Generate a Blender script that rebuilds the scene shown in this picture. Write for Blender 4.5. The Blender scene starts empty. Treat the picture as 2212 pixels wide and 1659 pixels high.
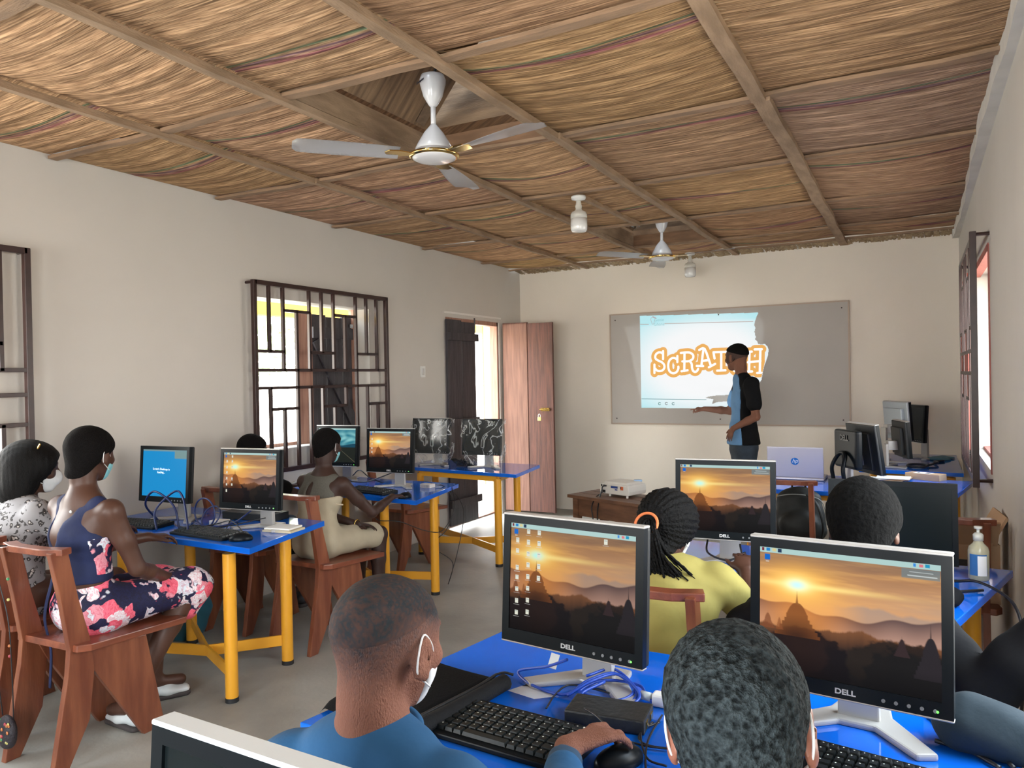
import bpy, bmesh, math, random
import numpy as np
from mathutils import Vector, Matrix, Euler
random.seed(7); np.random.seed(7)
D = bpy.data; SC = bpy.context.scene; COL = SC.collection
PI = math.pi
def R(a): return math.radians(a)

# ---------------------------------------------------------------- camera
FPX = 1638.86
_R = np.array([[0.88106192, 0.47259577, -0.01957363], [-0.01370348, -0.01586072, -0.9997803], [-0.4728024, 0.88113658, -0.00749807]])
CAMP = np.array([0.0, 0.0, 1.5])
cam = D.objects.new('camera', D.cameras.new('camera')); COL.objects.link(cam)
cam.data.sensor_width = 36; cam.data.lens = FPX * 36 / 2212; cam.data.clip_start = 0.05
_rt = Vector(_R[0]); _dn = Vector(_R[1]); _fw = Vector(_R[2])
_rt.normalize(); _fw = (_fw - _rt * _fw.dot(_rt)).normalized(); _up = _rt.cross(_fw)
cam.matrix_world = Matrix(((_rt.x, _up.x, -_fw.x, CAMP[0]), (_rt.y, _up.y, -_fw.y, CAMP[1]), (_rt.z, _up.z, -_fw.z, CAMP[2]), (0, 0, 0, 1)))
SC.camera = cam
def at(px, py, X=None, Y=None, Z=None, T=None):
    """the point of the room seen at a pixel of the 2212x1659 photograph, on the plane X=, Y= or Z= (or at depth T)"""
    d = _R.T @ np.array([px - 1106.0, py - 829.5, FPX])
    if Z is not None: t = (Z - CAMP[2]) / d[2]
    elif X is not None: t = X / d[0]
    elif Y is not None: t = Y / d[1]
    else: t = T / FPX
    return Vector(CAMP + t * d)

# ---------------------------------------------------------------- world, daylight, exposure
SC.view_settings.view_transform = 'Standard'; SC.view_settings.look = 'None'
SC.view_settings.gamma = 1; SC.view_settings.exposure = -0.08
SC.cycles.max_bounces = 8; SC.cycles.diffuse_bounces = 5; SC.cycles.glossy_bounces = 4; SC.cycles.transmission_bounces = 6; SC.cycles.transparent_max_bounces = 12
SC.cycles.sample_clamp_indirect = 6; SC.cycles.caustics_reflective = False; SC.cycles.caustics_refractive = False
SC.cycles.use_denoising = True
w = D.worlds.new('daylight'); SC.world = w; w.use_nodes = True
nt = w.node_tree; bg = nt.nodes['Background']
tc = nt.nodes.new('ShaderNodeTexCoord'); sp = nt.nodes.new('ShaderNodeSeparateXYZ'); nt.links.new(tc.outputs['Generated'], sp.inputs[0])
mr = nt.nodes.new('ShaderNodeMapRange'); nt.links.new(sp.outputs['Z'], mr.inputs[0]); mr.inputs[1].default_value = -0.1; mr.inputs[2].default_value = 0.7
rp = nt.nodes.new('ShaderNodeValToRGB'); nt.links.new(mr.outputs[0], rp.inputs[0])
rp.color_ramp.elements[0].color = (1.0, 0.93, 0.82, 1); rp.color_ramp.elements[1].color = (0.70, 0.86, 1.0, 1)
nt.links.new(rp.outputs[0], bg.inputs['Color']); bg.inputs['Strength'].default_value = 17.0
def window_light(name, loc, rot, sx, sy, power, color):
    l = D.lights.new(name, 'AREA'); l.shape = 'RECTANGLE'; l.size = sx; l.size_y = sy; l.energy = power; l.color = color
    o = D.objects.new(name, l); COL.objects.link(o); o.location = loc; o.rotation_euler = rot; return o
XL, XR, YF, YB, ZC = -4.10, 0.33, 7.88, -1.6, 2.74      # room box
# daylight through two unseen openings added to the back wall, and the windows of the side walls (lamps sit in the openings)
window_light('daylight_unseen_back_door', (-0.55, YB + .02, 1.15), (R(90), 0, 0), 1.1, 2.1, 34, (0.50, 0.76, 1.0))
window_light('daylight_unseen_back_window', (-2.9, YB + .02, 1.5), (R(90), 0, 0), 1.5, 1.3, 24, (0.72, 0.88, 1.0))
window_light('daylight_left_rear_window', (XL - .02, 1.45, 1.53), (0, R(-90), 0), 1.3, 1.3, 22, (1.0, 0.96, 0.9))
window_light('daylight_right_window', (XR + .02, 2.1, 1.53), (0, R(90), 0), 1.3, 1.3, 9, (1.0, 0.90, 0.80))

# ---------------------------------------------------------------- materials
MATS = {}
def mat(name, col, rough=.6, metal=0.0, var=0.0, vscale=8.0, stretch=(1, 1, 1), col2=None, bump=0.0, bscale=60.0, coat=0.0, spec=.5, emis=0.0, alpha=1.0, trans=0.0, detail=4.0):
    """plain procedural material: base colour mixed with col2 by stretched noise, optional noise bump"""
    if name in MATS: return MATS[name]
    m = D.materials.new(name); m.use_nodes = True; n = m.node_tree.nodes; L = m.node_tree.links; b = n['Principled BSDF']
    b.inputs['Base Color'].default_value = (*col, 1); b.inputs['Roughness'].default_value = rough; b.inputs['Metallic'].default_value = metal
    b.inputs['Coat Weight'].default_value = coat; b.inputs['Specular IOR Level'].default_value = spec
    b.inputs['Alpha'].default_value = alpha; b.inputs['Transmission Weight'].default_value = trans
    if emis: b.inputs['Emission Color'].default_value = (*col, 1); b.inputs['Emission Strength'].default_value = emis
    t = n.new('ShaderNodeTexCoord'); mp = n.new('ShaderNodeMapping'); L.new(t.outputs['Object'], mp.inputs[0]); mp.inputs['Scale'].default_value = stretch
    if var or col2:
        ns = n.new('ShaderNodeTexNoise'); ns.inputs['Scale'].default_value = vscale; ns.inputs['Detail'].default_value = detail; L.new(mp.outputs[0], ns.inputs[0])
        r = n.new('ShaderNodeValToRGB'); r.color_ramp.elements[0].position = .35; r.color_ramp.elements[1].position = .65
        c2 = col2 or tuple(c * (1 - var) for c in col)
        r.color_ramp.elements[0].color = (*c2, 1); r.color_ramp.elements[1].color = (*col, 1)
        L.new(ns.outputs[0], r.inputs[0]); L.new(r.outputs[0], b.inputs['Base Color'])
    if bump:
        n2 = n.new('ShaderNodeTexNoise'); n2.inputs['Scale'].default_value = bscale; n2.inputs['Detail'].default_value = 3; L.new(mp.outputs[0], n2.inputs[0])
        bu = n.new('ShaderNodeBump'); bu.inputs['Strength'].default_value = bump; bu.inputs['Distance'].default_value = .01
        L.new(n2.outputs[0], bu.inputs['Height']); L.new(bu.outputs[0], b.inputs['Normal'])
    MATS[name] = m; return m
def vcmat(name, rough=.6, bump=0, bscale=50, emis=0.0, attr='col', coat=0):
    """material that takes its base (or emitted) colour from the mesh's colour attribute"""
    if name in MATS: return MATS[name]
    m = D.materials.new(name); m.use_nodes = True; n = m.node_tree.nodes; L = m.node_tree.links; b = n['Principled BSDF']
    a = n.new('ShaderNodeAttribute'); a.attribute_name = attr; b.inputs['Roughness'].default_value = rough; b.inputs['Coat Weight'].default_value = coat
    if emis:
        b.inputs['Base Color'].default_value = (.01, .01, .01, 1); L.new(a.outputs[0], b.inputs['Emission Color']); b.inputs['Emission Strength'].default_value = emis
    else: L.new(a.outputs[0], b.inputs['Base Color'])
    if bump:
        n2 = n.new('ShaderNodeTexNoise'); n2.inputs['Scale'].default_value = bscale; bu = n.new('ShaderNodeBump'); bu.inputs['Strength'].default_value = bump; bu.inputs['Distance'].default_value = .01
        L.new(n2.outputs[0], bu.inputs['Height']); L.new(bu.outputs[0], b.inputs['Normal'])
    MATS[name] = m; return m
def srgb(r, g, b): return tuple(((c / 255) / 12.92 if c / 255 <= .04045 else ((c / 255 + .055) / 1.055) ** 2.4) for c in (r, g, b))

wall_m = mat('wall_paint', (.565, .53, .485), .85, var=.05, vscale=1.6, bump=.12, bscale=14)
front_m = mat('front_wall_paint_lit', (.80, .73, .64), .85, var=.05, vscale=1.4, bump=.12, bscale=14)  # lighter tone than the other walls stands in for stronger light here
concrete_m = mat('concrete_floor', (.40, .385, .34), .55, col2=(.29, .28, .25), vscale=2.2, bump=.15, bscale=40, detail=9)
batten_m = mat('batten_wood', (.34, .225, .14), .8, col2=(.23, .15, .09), vscale=6, stretch=(4, 1, 4), bump=.3, bscale=40)
batten2_m = mat('cross_batten_wood', (.32, .20, .12), .8, col2=(.22, .14, .085), vscale=6, stretch=(1, 4, 4), bump=.3, bscale=40)
attic_m = mat('rafter_wood', (.16, .10, .06), .85, col2=(.10, .065, .04), vscale=7, stretch=(1, 5, 5))
iron_m = mat('grille_paint', (.035, .014, .012), .35, var=.3, vscale=20)
brownwood_m = mat('red_brown_boards', (.15, .054, .036), .6, col2=(.075, .027, .019), vscale=5, stretch=(9, 9, .6), bump=.3, bscale=30, detail=7)
palewood_m = mat('pale_board', (.42, .235, .17), .6, col2=(.30, .15, .11), vscale=5, stretch=(9, 9, .6), bump=.2, bscale=30)
darkwood_m = mat('dark_boards', (.045, .04, .048), .45, col2=(.02, .017, .022), vscale=5, stretch=(9, 9, .8), bump=.3, bscale=30)
chair_m = mat('chair_wood', (.25, .082, .038), .38, col2=(.15, .038, .018), vscale=4, stretch=(5, 5, .8), bump=.08, bscale=30, coat=.25, detail=6)
chairedge_m = mat('chair_seat_wood', (.25, .07, .033), .38, col2=(.14, .035, .017), vscale=4, stretch=(5, .8, 5), bump=.08, bscale=30, coat=.25, detail=6)
stool_m = mat('stool_wood', (.18, .085, .045), .5, col2=(.10, .045, .025), vscale=5, stretch=(1, 5, 5), coat=.1, detail=6)
blue_m = mat('blue_gloss_tabletop', (.004, .125, .66), .07, var=.15, vscale=3, coat=0, spec=.45)
yellow_m = mat('yellow_enamel', (.78, .36, .025), .35, var=.05, vscale=3, coat=.1)
rubber_m = mat('black_rubber', (.012, .012, .014), .6)
black_m = mat('black_plastic', (.005, .007, .009), .32, spec=.14)
mattblack_m = mat('matt_black_plastic', (.012, .014, .016), .5, spec=.3)
silver_m = mat('silver_plastic', (.42, .405, .385), .4, metal=.2)
white_m = mat('white_plastic', (.72, .72, .70), .35)
whitepaper_m = mat('white_paper', (.80, .80, .78), .8)
steel_m = mat('galvanised_steel', (.55, .56, .58), .35, metal=.9)
brass_m = mat('brass', (.85, .58, .18), .22, metal=1.0)
cable_m = mat('black_cable', (.010, .010, .012), .4)
bluecable_m = mat('blue_cable', (.012, .06, .40), .4)
card_m = mat('cardboard', (.50, .33, .20), .8, var=.1, vscale=4)

# ---------------------------------------------------------------- mesh helpers
def link(o, parent=None):
    COL.objects.link(o)
    if parent is not None: o.parent = parent
    return o
def tag(o, label, cat, group=None, kind=None):
    o['label'] = label; o['category'] = cat
    if group: o['group'] = group
    if kind: o['kind'] = kind
    return o
def thing(name, label, cat, loc=(0, 0, 0), rz=0.0, group=None):
    o = D.objects.new(name, None); COL.objects.link(o); o.location = loc; o.rotation_euler = (0, 0, rz); o.empty_display_size = .1
    return tag(o, label, cat, group)
def obj(name, bm, m, parent=None, smooth=False, bevel=0.0, seg=2, label=None):
    me = D.meshes.new(name)
    if bevel:
        bmesh.ops.remove_doubles(bm, verts=bm.verts, dist=1e-5)
        ed = [e for e in bm.edges if e.is_manifold and e.calc_face_angle(0) > .5]
        bmesh.ops.bevel(bm, geom=ed, offset=bevel, segments=seg, profile=.6, affect='EDGES', clamp_overlap=True)
    bmesh.ops.recalc_face_normals(bm, faces=bm.faces)
    bm.to_mesh(me); bm.free()
    for mm in (m if isinstance(m, (list, tuple)) else [m]): me.materials.append(mm)
    if smooth: me.polygons.foreach_set('use_smooth', [True] * len(me.polygons))
    o = D.objects.new(name, me); link(o, parent)
    if label: o['label'] = label
    return o
def struct(o): o['kind'] = 'structure'; return o
def box(bm, c, s, rot=None, mi=0):
    r = bmesh.ops.create_cube(bm, size=1.0); vs = r['verts']
    M = Matrix.Translation(c) @ (rot.to_matrix().to_4x4() if isinstance(rot, Euler) else (rot or Matrix.Identity(4))) @ Matrix.Diagonal((*s, 1))
    bmesh.ops.transform(bm, matrix=M, verts=vs)
    if mi:
        for v in vs:
            for f in v.link_faces: f.material_index = mi
    return vs
def B(c, s, rot=None):
    bm = bmesh.new(); box(bm, c, s, rot); return bm
def boxes(lst):
    bm = bmesh.new()
    for a in lst: box(bm, *a)
    return bm
def frame_to(p0, p1, up=Vector((0, 0, 1))):
    z = (Vector(p1) - Vector(p0)); l = z.length; z = z / l
    x = up.cross(z)
    if x.length < 1e-4: x = Vector((1, 0, 0))
    x.normalize(); y = z.cross(x)
    return Matrix(((x.x, y.x, z.x, 0), (x.y, y.y, z.y, 0), (x.z, y.z, z.z, 0), (0, 0, 0, 1))), l
def bar(bm, p0, p1, wx, wy, up=Vector((0, 0, 1))):
    M, l = frame_to(p0, p1, up)
    return box(bm, (Vector(p0) + Vector(p1)) / 2, (wx, wy, l), M)
def cyl(bm, p0, p1, r0, r1=None, n=20, cap=True):
    M, l = frame_to(p0, p1)
    r = bmesh.ops.create_cone(bm, cap_ends=cap, segments=n, radius1=r0, radius2=r0 if r1 is None else r1, depth=l)
    bmesh.ops.transform(bm, matrix=Matrix.Translation((Vector(p0) + Vector(p1)) / 2) @ M, verts=r['verts']); return r['verts']
def sph(bm, c, r, n=16, sc=(1, 1, 1), rot=None):
    q = bmesh.ops.create_uvsphere(bm, u_segments=n, v_segments=max(6, n // 2), radius=r)
    bmesh.ops.transform(bm, matrix=Matrix.Translation(c) @ (rot or Matrix.Identity(4)) @ Matrix.Diagonal((*sc, 1)), verts=q['verts']); return q['verts']
def lathe(bm, prof, n=32, c=(0, 0, 0)):
    rings = []
    for r, z in prof:
        rings.append([bm.verts.new((c[0] + max(r, 1e-4) * math.cos(2 * PI * i / n), c[1] + max(r, 1e-4) * math.sin(2 * PI * i / n), c[2] + z)) for i in range(n)])
    for a, b in zip(rings, rings[1:]):
        for i in range(n): bm.faces.new((a[i], a[(i + 1) % n], b[(i + 1) % n], b[i]))
    for rg, rev in ((rings[0], True), (rings[-1], False)):
        bm.faces.new(list(reversed(rg)) if rev else rg)
    return bm
def prism(bm, pts, d0, d1, axis='x', mi=0):
    """polygon pts in the plane across axis, extruded from d0 to d1 along it"""
    def mk(p, d):
        return {'x': (d, p[0], p[1]), 'y': (p[0], d, p[1]), 'z': (p[0], p[1], d)}[axis]
    a = [bm.verts.new(mk(p, d0)) for p in pts]; b = [bm.verts.new(mk(p, d1)) for p in pts]
    fs = [bm.faces.new(a), bm.faces.new(list(reversed(b)))]; n = len(pts)
    for i in range(n): fs.append(bm.faces.new((a[i], b[i], b[(i + 1) % n], a[(i + 1) % n])))
    for f in fs: f.material_index = mi
    return a + b
def smoothpath(pts, n=8, closed=False):
    P = [Vector(p) for p in pts]; out = []; N = len(P)
    rng = range(N if closed else N - 1)
    for i in rng:
        p1, p2 = P[i], P[(i + 1) % N]
        p0 = P[i - 1] if (i > 0 or closed) else p1 + (p1 - p2); p3 = P[(i + 2) % N] if (i + 2 < N or closed) else p2 + (p2 - p1)
        for k in range(n):
            t = k / n
            out.append(.5 * ((2 * p1) + (-p0 + p2) * t + (2 * p0 - 5 * p1 + 4 * p2 - p3) * t * t + (-p0 + 3 * p1 - 3 * p2 + p3) * t ** 3))
    if not closed: out.append(P[-1])
    return out
def tube(bm, pts, r, n=8, sm=8, closed=False, sy=1.0, up=Vector((0, 0, 1))):
    P = smoothpath(pts, sm, closed) if sm else [Vector(p) for p in pts]
    rings = []; N = len(P); prevx = None
    for i, p in enumerate(P):
        if closed: t = P[(i + 1) % N] - P[i - 1]
        else: t = P[min(i + 1, N - 1)] - P[max(i - 1, 0)]
        if t.length < 1e-9: t = Vector((0, 0, 1))
        t.normalize()
        x = up.cross(t) if prevx is None else prevx - t * prevx.dot(t)
        if x.length < 1e-4: x = Vector((1, 0, 0)).cross(t)
        if x.length < 1e-4: x = Vector((0, 1, 0)).cross(t)
        x.normalize(); prevx = x; y = t.cross(x)
        rr = r(i / max(1, N - 1)) if callable(r) else r
        rings.append([bm.verts.new(p + x * (rr * math.cos(2 * PI * k / n)) + y * (rr * sy * math.sin(2 * PI * k / n))) for k in range(n)])
    for i in range(N if closed else N - 1):
        a, b = rings[i], rings[(i + 1) % N]
        for k in range(n): bm.faces.new((a[k], a[(k + 1) % n], b[(k + 1) % n], b[k]))
    if not closed: bm.faces.new(list(reversed(rings[0]))); bm.faces.new(rings[-1])
    return bm
def T(pts, r, **k):
    bm = bmesh.new(); tube(bm, pts, r, **k); return bm
def grid(bm, nu, nv, fn):
    V = [[bm.verts.new(fn(i / nu, j / nv)) for j in range(nv + 1)] for i in range(nu + 1)]
    for i in range(nu):
        for j in range(nv): bm.faces.new((V[i][j], V[i + 1][j], V[i + 1][j + 1], V[i][j + 1]))
    return V
def dup(root, loc=None, rz=None, label=None, group=None):
    r = root.copy(); COL.objects.link(r)
    if loc is not None: r.location = loc
    if rz is not None: r.rotation_euler = (0, 0, rz)
    if label: r['label'] = label
    if group: r['group'] = group
    for ch in list(root.children):
        c = ch.copy(); COL.objects.link(c); c.parent = r
        for g in list(ch.children):
            d = g.copy(); COL.objects.link(d); d.parent = c
    return r
def textmesh(name, body, size, m, parent=None, loc=(0, 0, 0), rot=(0, 0, 0), ext=.0008, sx=1.0, bold=0.0, shear=0.0, space=1.0):
    cu = D.curves.new(name, 'FONT'); cu.body = body; cu.size = size; cu.align_x = 'CENTER'; cu.align_y = 'CENTER'; cu.extrude = ext; cu.offset = bold; cu.shear = shear; cu.space_character = space
    t = D.objects.new(name, cu); COL.objects.link(t)
    dg = bpy.context.evaluated_depsgraph_get(); me = D.meshes.new_from_object(t.evaluated_get(dg))
    D.objects.remove(t); D.curves.remove(cu); me.materials.clear(); me.materials.append(m)
    o = D.objects.new(name, me); link(o, parent); o.location = loc; o.rotation_euler = rot; o.scale = (sx, 1, 1); return o

# ---------------------------------------------------------------- smooth-blended solids (bodies, hair, cloth): distance field + surface nets
class Field:
    def __init__(s, lo, hi, h):
        s.h = h; s.lo = np.array(lo, float); s.n = (np.ceil((np.array(hi) - s.lo) / h).astype(int) + 1); s.g = np.full(s.n, 1.0, np.float32)
    def _box(s, lo, hi):
        a = np.maximum(np.floor((lo - s.lo) / s.h).astype(int), 0); b = np.minimum(np.ceil((hi - s.lo) / s.h).astype(int) + 1, s.n)
        if (b <= a).any(): return None, None
        ax = [(s.lo[i] + s.h * np.arange(a[i], b[i])).astype(np.float32) for i in range(3)]
        return (slice(a[0], b[0]), slice(a[1], b[1]), slice(a[2], b[2])), np.meshgrid(*ax, indexing='ij')
    def _put(s, sl, d, k, sub):
        g = s.g[sl]
        if sub: 
            d = -d; hh = np.maximum(k - np.abs(g - d), 0) / k; s.g[sl] = np.maximum(g, d) + hh * hh * k * .25
        else:
            hh = np.maximum(k - np.abs(g - d), 0) / k; s.g[sl] = np.minimum(g, d) - hh * hh * k * .25
    def cap(s, p0, p1, r0, r1=None, k=.02, sub=False):
        """tapered capsule"""
        p0 = np.array(p0, float); p1 = np.array(p1, float); r1 = r0 if r1 is None else r1; m = max(r0, r1) + k + 3 * s.h
        sl, X = s._box(np.minimum(p0, p1) - m, np.maximum(p0, p1) + m)
        if sl is None: return s
        v = p1 - p0; L2 = max(float(v @ v), 1e-9)
        t = np.clip(((X[0] - p0[0]) * v[0] + (X[1] - p0[1]) * v[1] + (X[2] - p0[2]) * v[2]) / L2, 0, 1)
        d = np.sqrt((X[0] - p0[0] - t * v[0]) ** 2 + (X[1] - p0[1] - t * v[1]) ** 2 + (X[2] - p0[2] - t * v[2]) ** 2) - (r0 + (r1 - r0) * t)
        s._put(sl, d, k, sub); return s
    def chain(s, pts, rs, k=.02):
        for a, b, ra, rb in zip(pts, pts[1:], rs, rs[1:]): s.cap(a, b, ra, rb, k)
        return s
    def ell(s, c, r, rot=None, k=.02, sub=False):
        """ellipsoid, rot = 3x3 whose columns are its axes"""
        c = np.array(c, float); r = np.array(r, float); m = r.max() + k + 3 * s.h
        sl, X = s._box(c - m, c + m)
        if sl is None: return s
        d = [X[i] - c[i] for i in range(3)]
        if rot is not None:
            Q = np.array(rot, float); d = [d[0] * Q[0, i] + d[1] * Q[1, i] + d[2] * Q[2, i] for i in range(3)]
        k0 = np.sqrt(sum((d[i] / r[i]) ** 2 for i in range(3))); k1 = np.sqrt(sum((d[i] / r[i] ** 2) ** 2 for i in range(3))) + 1e-9
        s._put(sl, k0 * (k0 - 1) / k1, k, sub); return s
    def ecap(s, p0, p1, a0, b0, a1, b1, xax, k=.02, sub=False):
        """tapered capsule with elliptical section: a = half width along xax, b = half depth"""
        p0 = np.array(p0, float); p1 = np.array(p1, float); m = max(a0, a1, b0, b1) + k + 3 * s.h
        sl, X = s._box(np.minimum(p0, p1) - m, np.maximum(p0, p1) + m)
        if sl is None: return s
        v = p1 - p0; L = np.linalg.norm(v); z = v / L; x = np.array(xax, float); x -= z * (x @ z); x /= np.linalg.norm(x); y = np.cross(z, x)
        q = [X[i] - p0[i] for i in range(3)]
        dz = q[0] * z[0] + q[1] * z[1] + q[2] * z[2]; dx = q[0] * x[0] + q[1] * x[1] + q[2] * x[2]; dy = q[0] * y[0] + q[1] * y[1] + q[2] * y[2]
        t = np.clip(dz / L, 0, 1); a = a0 + (a1 - a0) * t; b = b0 + (b1 - b0) * t; e = dz - t * L; mn = np.minimum(a, b)
        k0 = np.sqrt((dx / a) ** 2 + (dy / b) ** 2 + (e / mn) ** 2); k1 = np.sqrt((dx / a ** 2) ** 2 + (dy / b ** 2) ** 2 + (e / mn ** 2) ** 2) + 1e-9
        s._put(sl, k0 * (k0 - 1) / k1, k, sub); return s
    def plane(s, p, n, k=.006):
        """keep what lies on the side the normal points away from"""
        ax = [(s.lo[i] + s.h * np.arange(s.n[i])).astype(np.float32) for i in range(3)]; X = np.meshgrid(*ax, indexing='ij')
        n = np.array(n, float); n /= np.linalg.norm(n); d = sum((X[i] - p[i]) * n[i] for i in range(3)); g = s.g
        hh = np.maximum(k - np.abs(g - d), 0) / k; s.g = (np.maximum(g, d) + hh * hh * k * .25).astype(np.float32); return s
    def warp(s, amp, f):
        ax = [(s.lo[i] + s.h * np.arange(s.n[i])).astype(np.float32) for i in range(3)]; X = np.meshgrid(*ax, indexing='ij')
        s.g = (s.g + amp * f(*X)).astype(np.float32); return s
    def mesh(s, name, m, parent=None, relax=2, smooth=True):
        g = s.g; g = np.pad(g, 1, constant_values=1.0); lo = s.lo - s.h
        ins = g < 0; n = g.shape
        c = np.zeros((n[0] - 1, n[1] - 1, n[2] - 1), np.int8)
        for a in (0, 1):
            for b in (0, 1):
                for d in (0, 1): c += ins[a:n[0] - 1 + a, b:n[1] - 1 + b, d:n[2] - 1 + d]
        act = (c > 0) & (c < 8); idx = -np.ones(act.shape, np.int64); I = np.argwhere(act); idx[act] = np.arange(len(I))
        acc = np.zeros((len(I), 3)); cnt = np.zeros(len(I))
        cor = [(a, b, d) for a in (0, 1) for b in (0, 1) for d in (0, 1)]
        for u in cor:
            for ax in range(3):
                if u[ax]: continue
                v = list(u); v[ax] = 1
                ga = g[I[:, 0] + u[0], I[:, 1] + u[1], I[:, 2] + u[2]]; gb = g[I[:, 0] + v[0], I[:, 1] + v[1], I[:, 2] + v[2]]
                cr = (ga < 0) != (gb < 0); t = np.where(cr, ga / np.where(cr, ga - gb, 1), 0)
                p = np.array(u, float)[None, :].repeat(len(I), 0); p[:, ax] += t
                acc[cr] += p[cr]; cnt[cr] += 1
        V = (I + acc / cnt[:, None]) * s.h + lo
        F = []
        for ax in range(3):
            o1, o2 = [(1, 2), (2, 0), (0, 1)][ax]
            sh = list(n); sh[ax] -= 1
            A = ins[tuple(slice(0, n[i] - 1) if i == ax else slice(1, n[i] - 1) for i in range(3))]
            Bq = ins[tuple(slice(1, n[i]) if i == ax else slice(1, n[i] - 1) for i in range(3))]
            for flip, msk in ((False, A & ~Bq), (True, ~A & Bq)):
                e = np.argwhere(msk)
                if not len(e): continue
                e[:, o1] += 1; e[:, o2] += 1
                q = []
                for (du, dv) in ((0, 0), (-1, 0), (-1, -1), (0, -1)):
                    w_ = e.copy(); w_[:, o1] += du; w_[:, o2] += dv; q.append(idx[w_[:, 0], w_[:, 1], w_[:, 2]])
                q = np.stack(q, 1); F.append(q[:, ::-1] if flip else q)
        F = np.concatenate(F); F = F[(F >= 0).all(1)]
        for _ in range(relax):
            S = np.zeros_like(V); k = np.zeros(len(V))
            for i in range(4):
                j = (i + 1) % 4
                np.add.at(S, F[:, i], V[F[:, j]]); np.add.at(S, F[:, j], V[F[:, i]]); np.add.at(k, F[:, i], 1); np.add.at(k, F[:, j], 1)
            V = V * .5 + .5 * S / np.maximum(k, 1)[:, None]
        me = D.meshes.new(name); me.vertices.add(len(V)); me.vertices.foreach_set('co', V.astype(np.float32).ravel())
        me.loops.add(len(F) * 4); me.polygons.add(len(F)); me.loops.foreach_set('vertex_index', F.astype(np.int32).ravel())
        me.polygons.foreach_set('loop_start', np.arange(0, len(F) * 4, 4, dtype=np.int32)); me.polygons.foreach_set('loop_total', np.full(len(F), 4, np.int32))
        me.update(calc_edges=True); me.validate()
        for mm in (m if isinstance(m, (list, tuple)) else [m]): me.materials.append(mm)
        if smooth: me.polygons.foreach_set('use_smooth', [True] * len(me.polygons))
        o = D.objects.new(name, me); link(o, parent); return o
def fvec(v): return np.array(v, float)

# ================================================================ THE ROOM
def wall_with_holes(name, m, axis, pos, thick, a0, a1, z0, z1, holes):
    """wall across axis at pos (thickness going outwards), spanning a0..a1 and z0..z1, holes = (a0,a1,z0,z1)"""
    As = sorted({a0, a1, *[h[0] for h in holes], *[h[1] for h in holes]}); Zs = sorted({z0, z1, *[h[2] for h in holes], *[h[3] for h in holes]})
    bm = bmesh.new()
    for i in range(len(As) - 1):
        for j in range(len(Zs) - 1):
            ca, cz = (As[i] + As[i + 1]) / 2, (Zs[j] + Zs[j + 1]) / 2
            if any(h[0] < ca < h[1] and h[2] < cz < h[3] for h in holes): continue
            s = (abs(thick), As[i + 1] - As[i], Zs[j + 1] - Zs[j]); c = (pos + thick / 2, ca, cz)
            if axis == 'y': s = (s[1], s[0], s[2]); c = (c[1], c[0], c[2])
            box(bm, c, s)
    return struct(obj(name, bm, m))
struct(obj('floor', B(((XL + XR) / 2, (YB + YF) / 2, -.05), (XR - XL + .6, YF - YB + .6, .1)), concrete_m))
WIN = (3.86, 5.10, 1.02, 2.11)            # front window of the left wall
WIN0 = (.86, 2.10, 1.02, 2.11)            # rear window of the left wall (outside the frame but for its grille)
DOOR = (6.28, 7.36, -.02, 2.12)
WINR = (4.68, 6.02, .96, 2.14); WINR0 = (1.45, 2.75, .9, 2.1)
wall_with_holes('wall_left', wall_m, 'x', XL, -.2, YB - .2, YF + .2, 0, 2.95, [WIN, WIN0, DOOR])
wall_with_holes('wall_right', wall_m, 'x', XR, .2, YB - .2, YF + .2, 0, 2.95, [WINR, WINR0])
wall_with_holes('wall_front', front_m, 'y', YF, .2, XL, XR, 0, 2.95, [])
wall_with_holes('wall_back', wall_m, 'y', YB, -.2, XL, XR, 0, 2.95, [(-1.1, 0.0, 0.05, 2.2), (-3.65, -2.15, .85, 2.15)])  # both openings are unseen, added to let light in from behind
# cornice strip on the right wall, ragged plaster lip
bm = bmesh.new(); pr = None
lipd = lambda y: .045 + .010 * math.sin(y * 1.7) + .004 * math.sin(y * 9)
for i in range(60):
    y0 = -1.2 + i * .15; y1 = y0 + .15; prism(bm, [(XR + .002, y0), (XR - lipd(y0), y0), (XR - lipd(y1), y1), (XR + .002, y1)], ZC - .075, ZC + .01, 'z')
bmesh.ops.remove_doubles(bm, verts=bm.verts, dist=1e-5)
struct(obj('trim_1', bm, mat('plaster_lip', (.66, .63, .58), .9, var=.15, vscale=5)))
# outdoor ground, yellow veranda beam, posts and a tree seen through the openings
struct(obj('ground_outside', B((-9.2, 4, -.12), (10, 22, .1)), mat('sandy_ground', (.62, .54, .42), .9, var=.15, vscale=2)))
struct(obj('ground_outside', B((5.6, 4, -.12), (10, 22, .1)), mat('sandy_ground', (.62, .54, .42), .9)))
bm = B((-5.6, 5.4, 2.36), (.12, 9, .40)); beam = obj('veranda_beam', bm, mat('yellow_render', (.85, .48, .02), .7)); tag(beam, 'bright yellow veranda beam seen through the top of the window', 'beam')
beam['kind'] = 'structure'
vp = thing('veranda_post', 'orange veranda post seen through the gap of the doorway', 'post', (-5.3, 9.1, 0))
obj('shaft', T([(0, 0, 0), (0, 0, 2.5)], .035, sm=0), mat('orange_post_paint', (.75, .28, .05), .6), vp); obj('foot', B((0, 0, .02), (.16, .16, .04)), concrete_m, vp)
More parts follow.
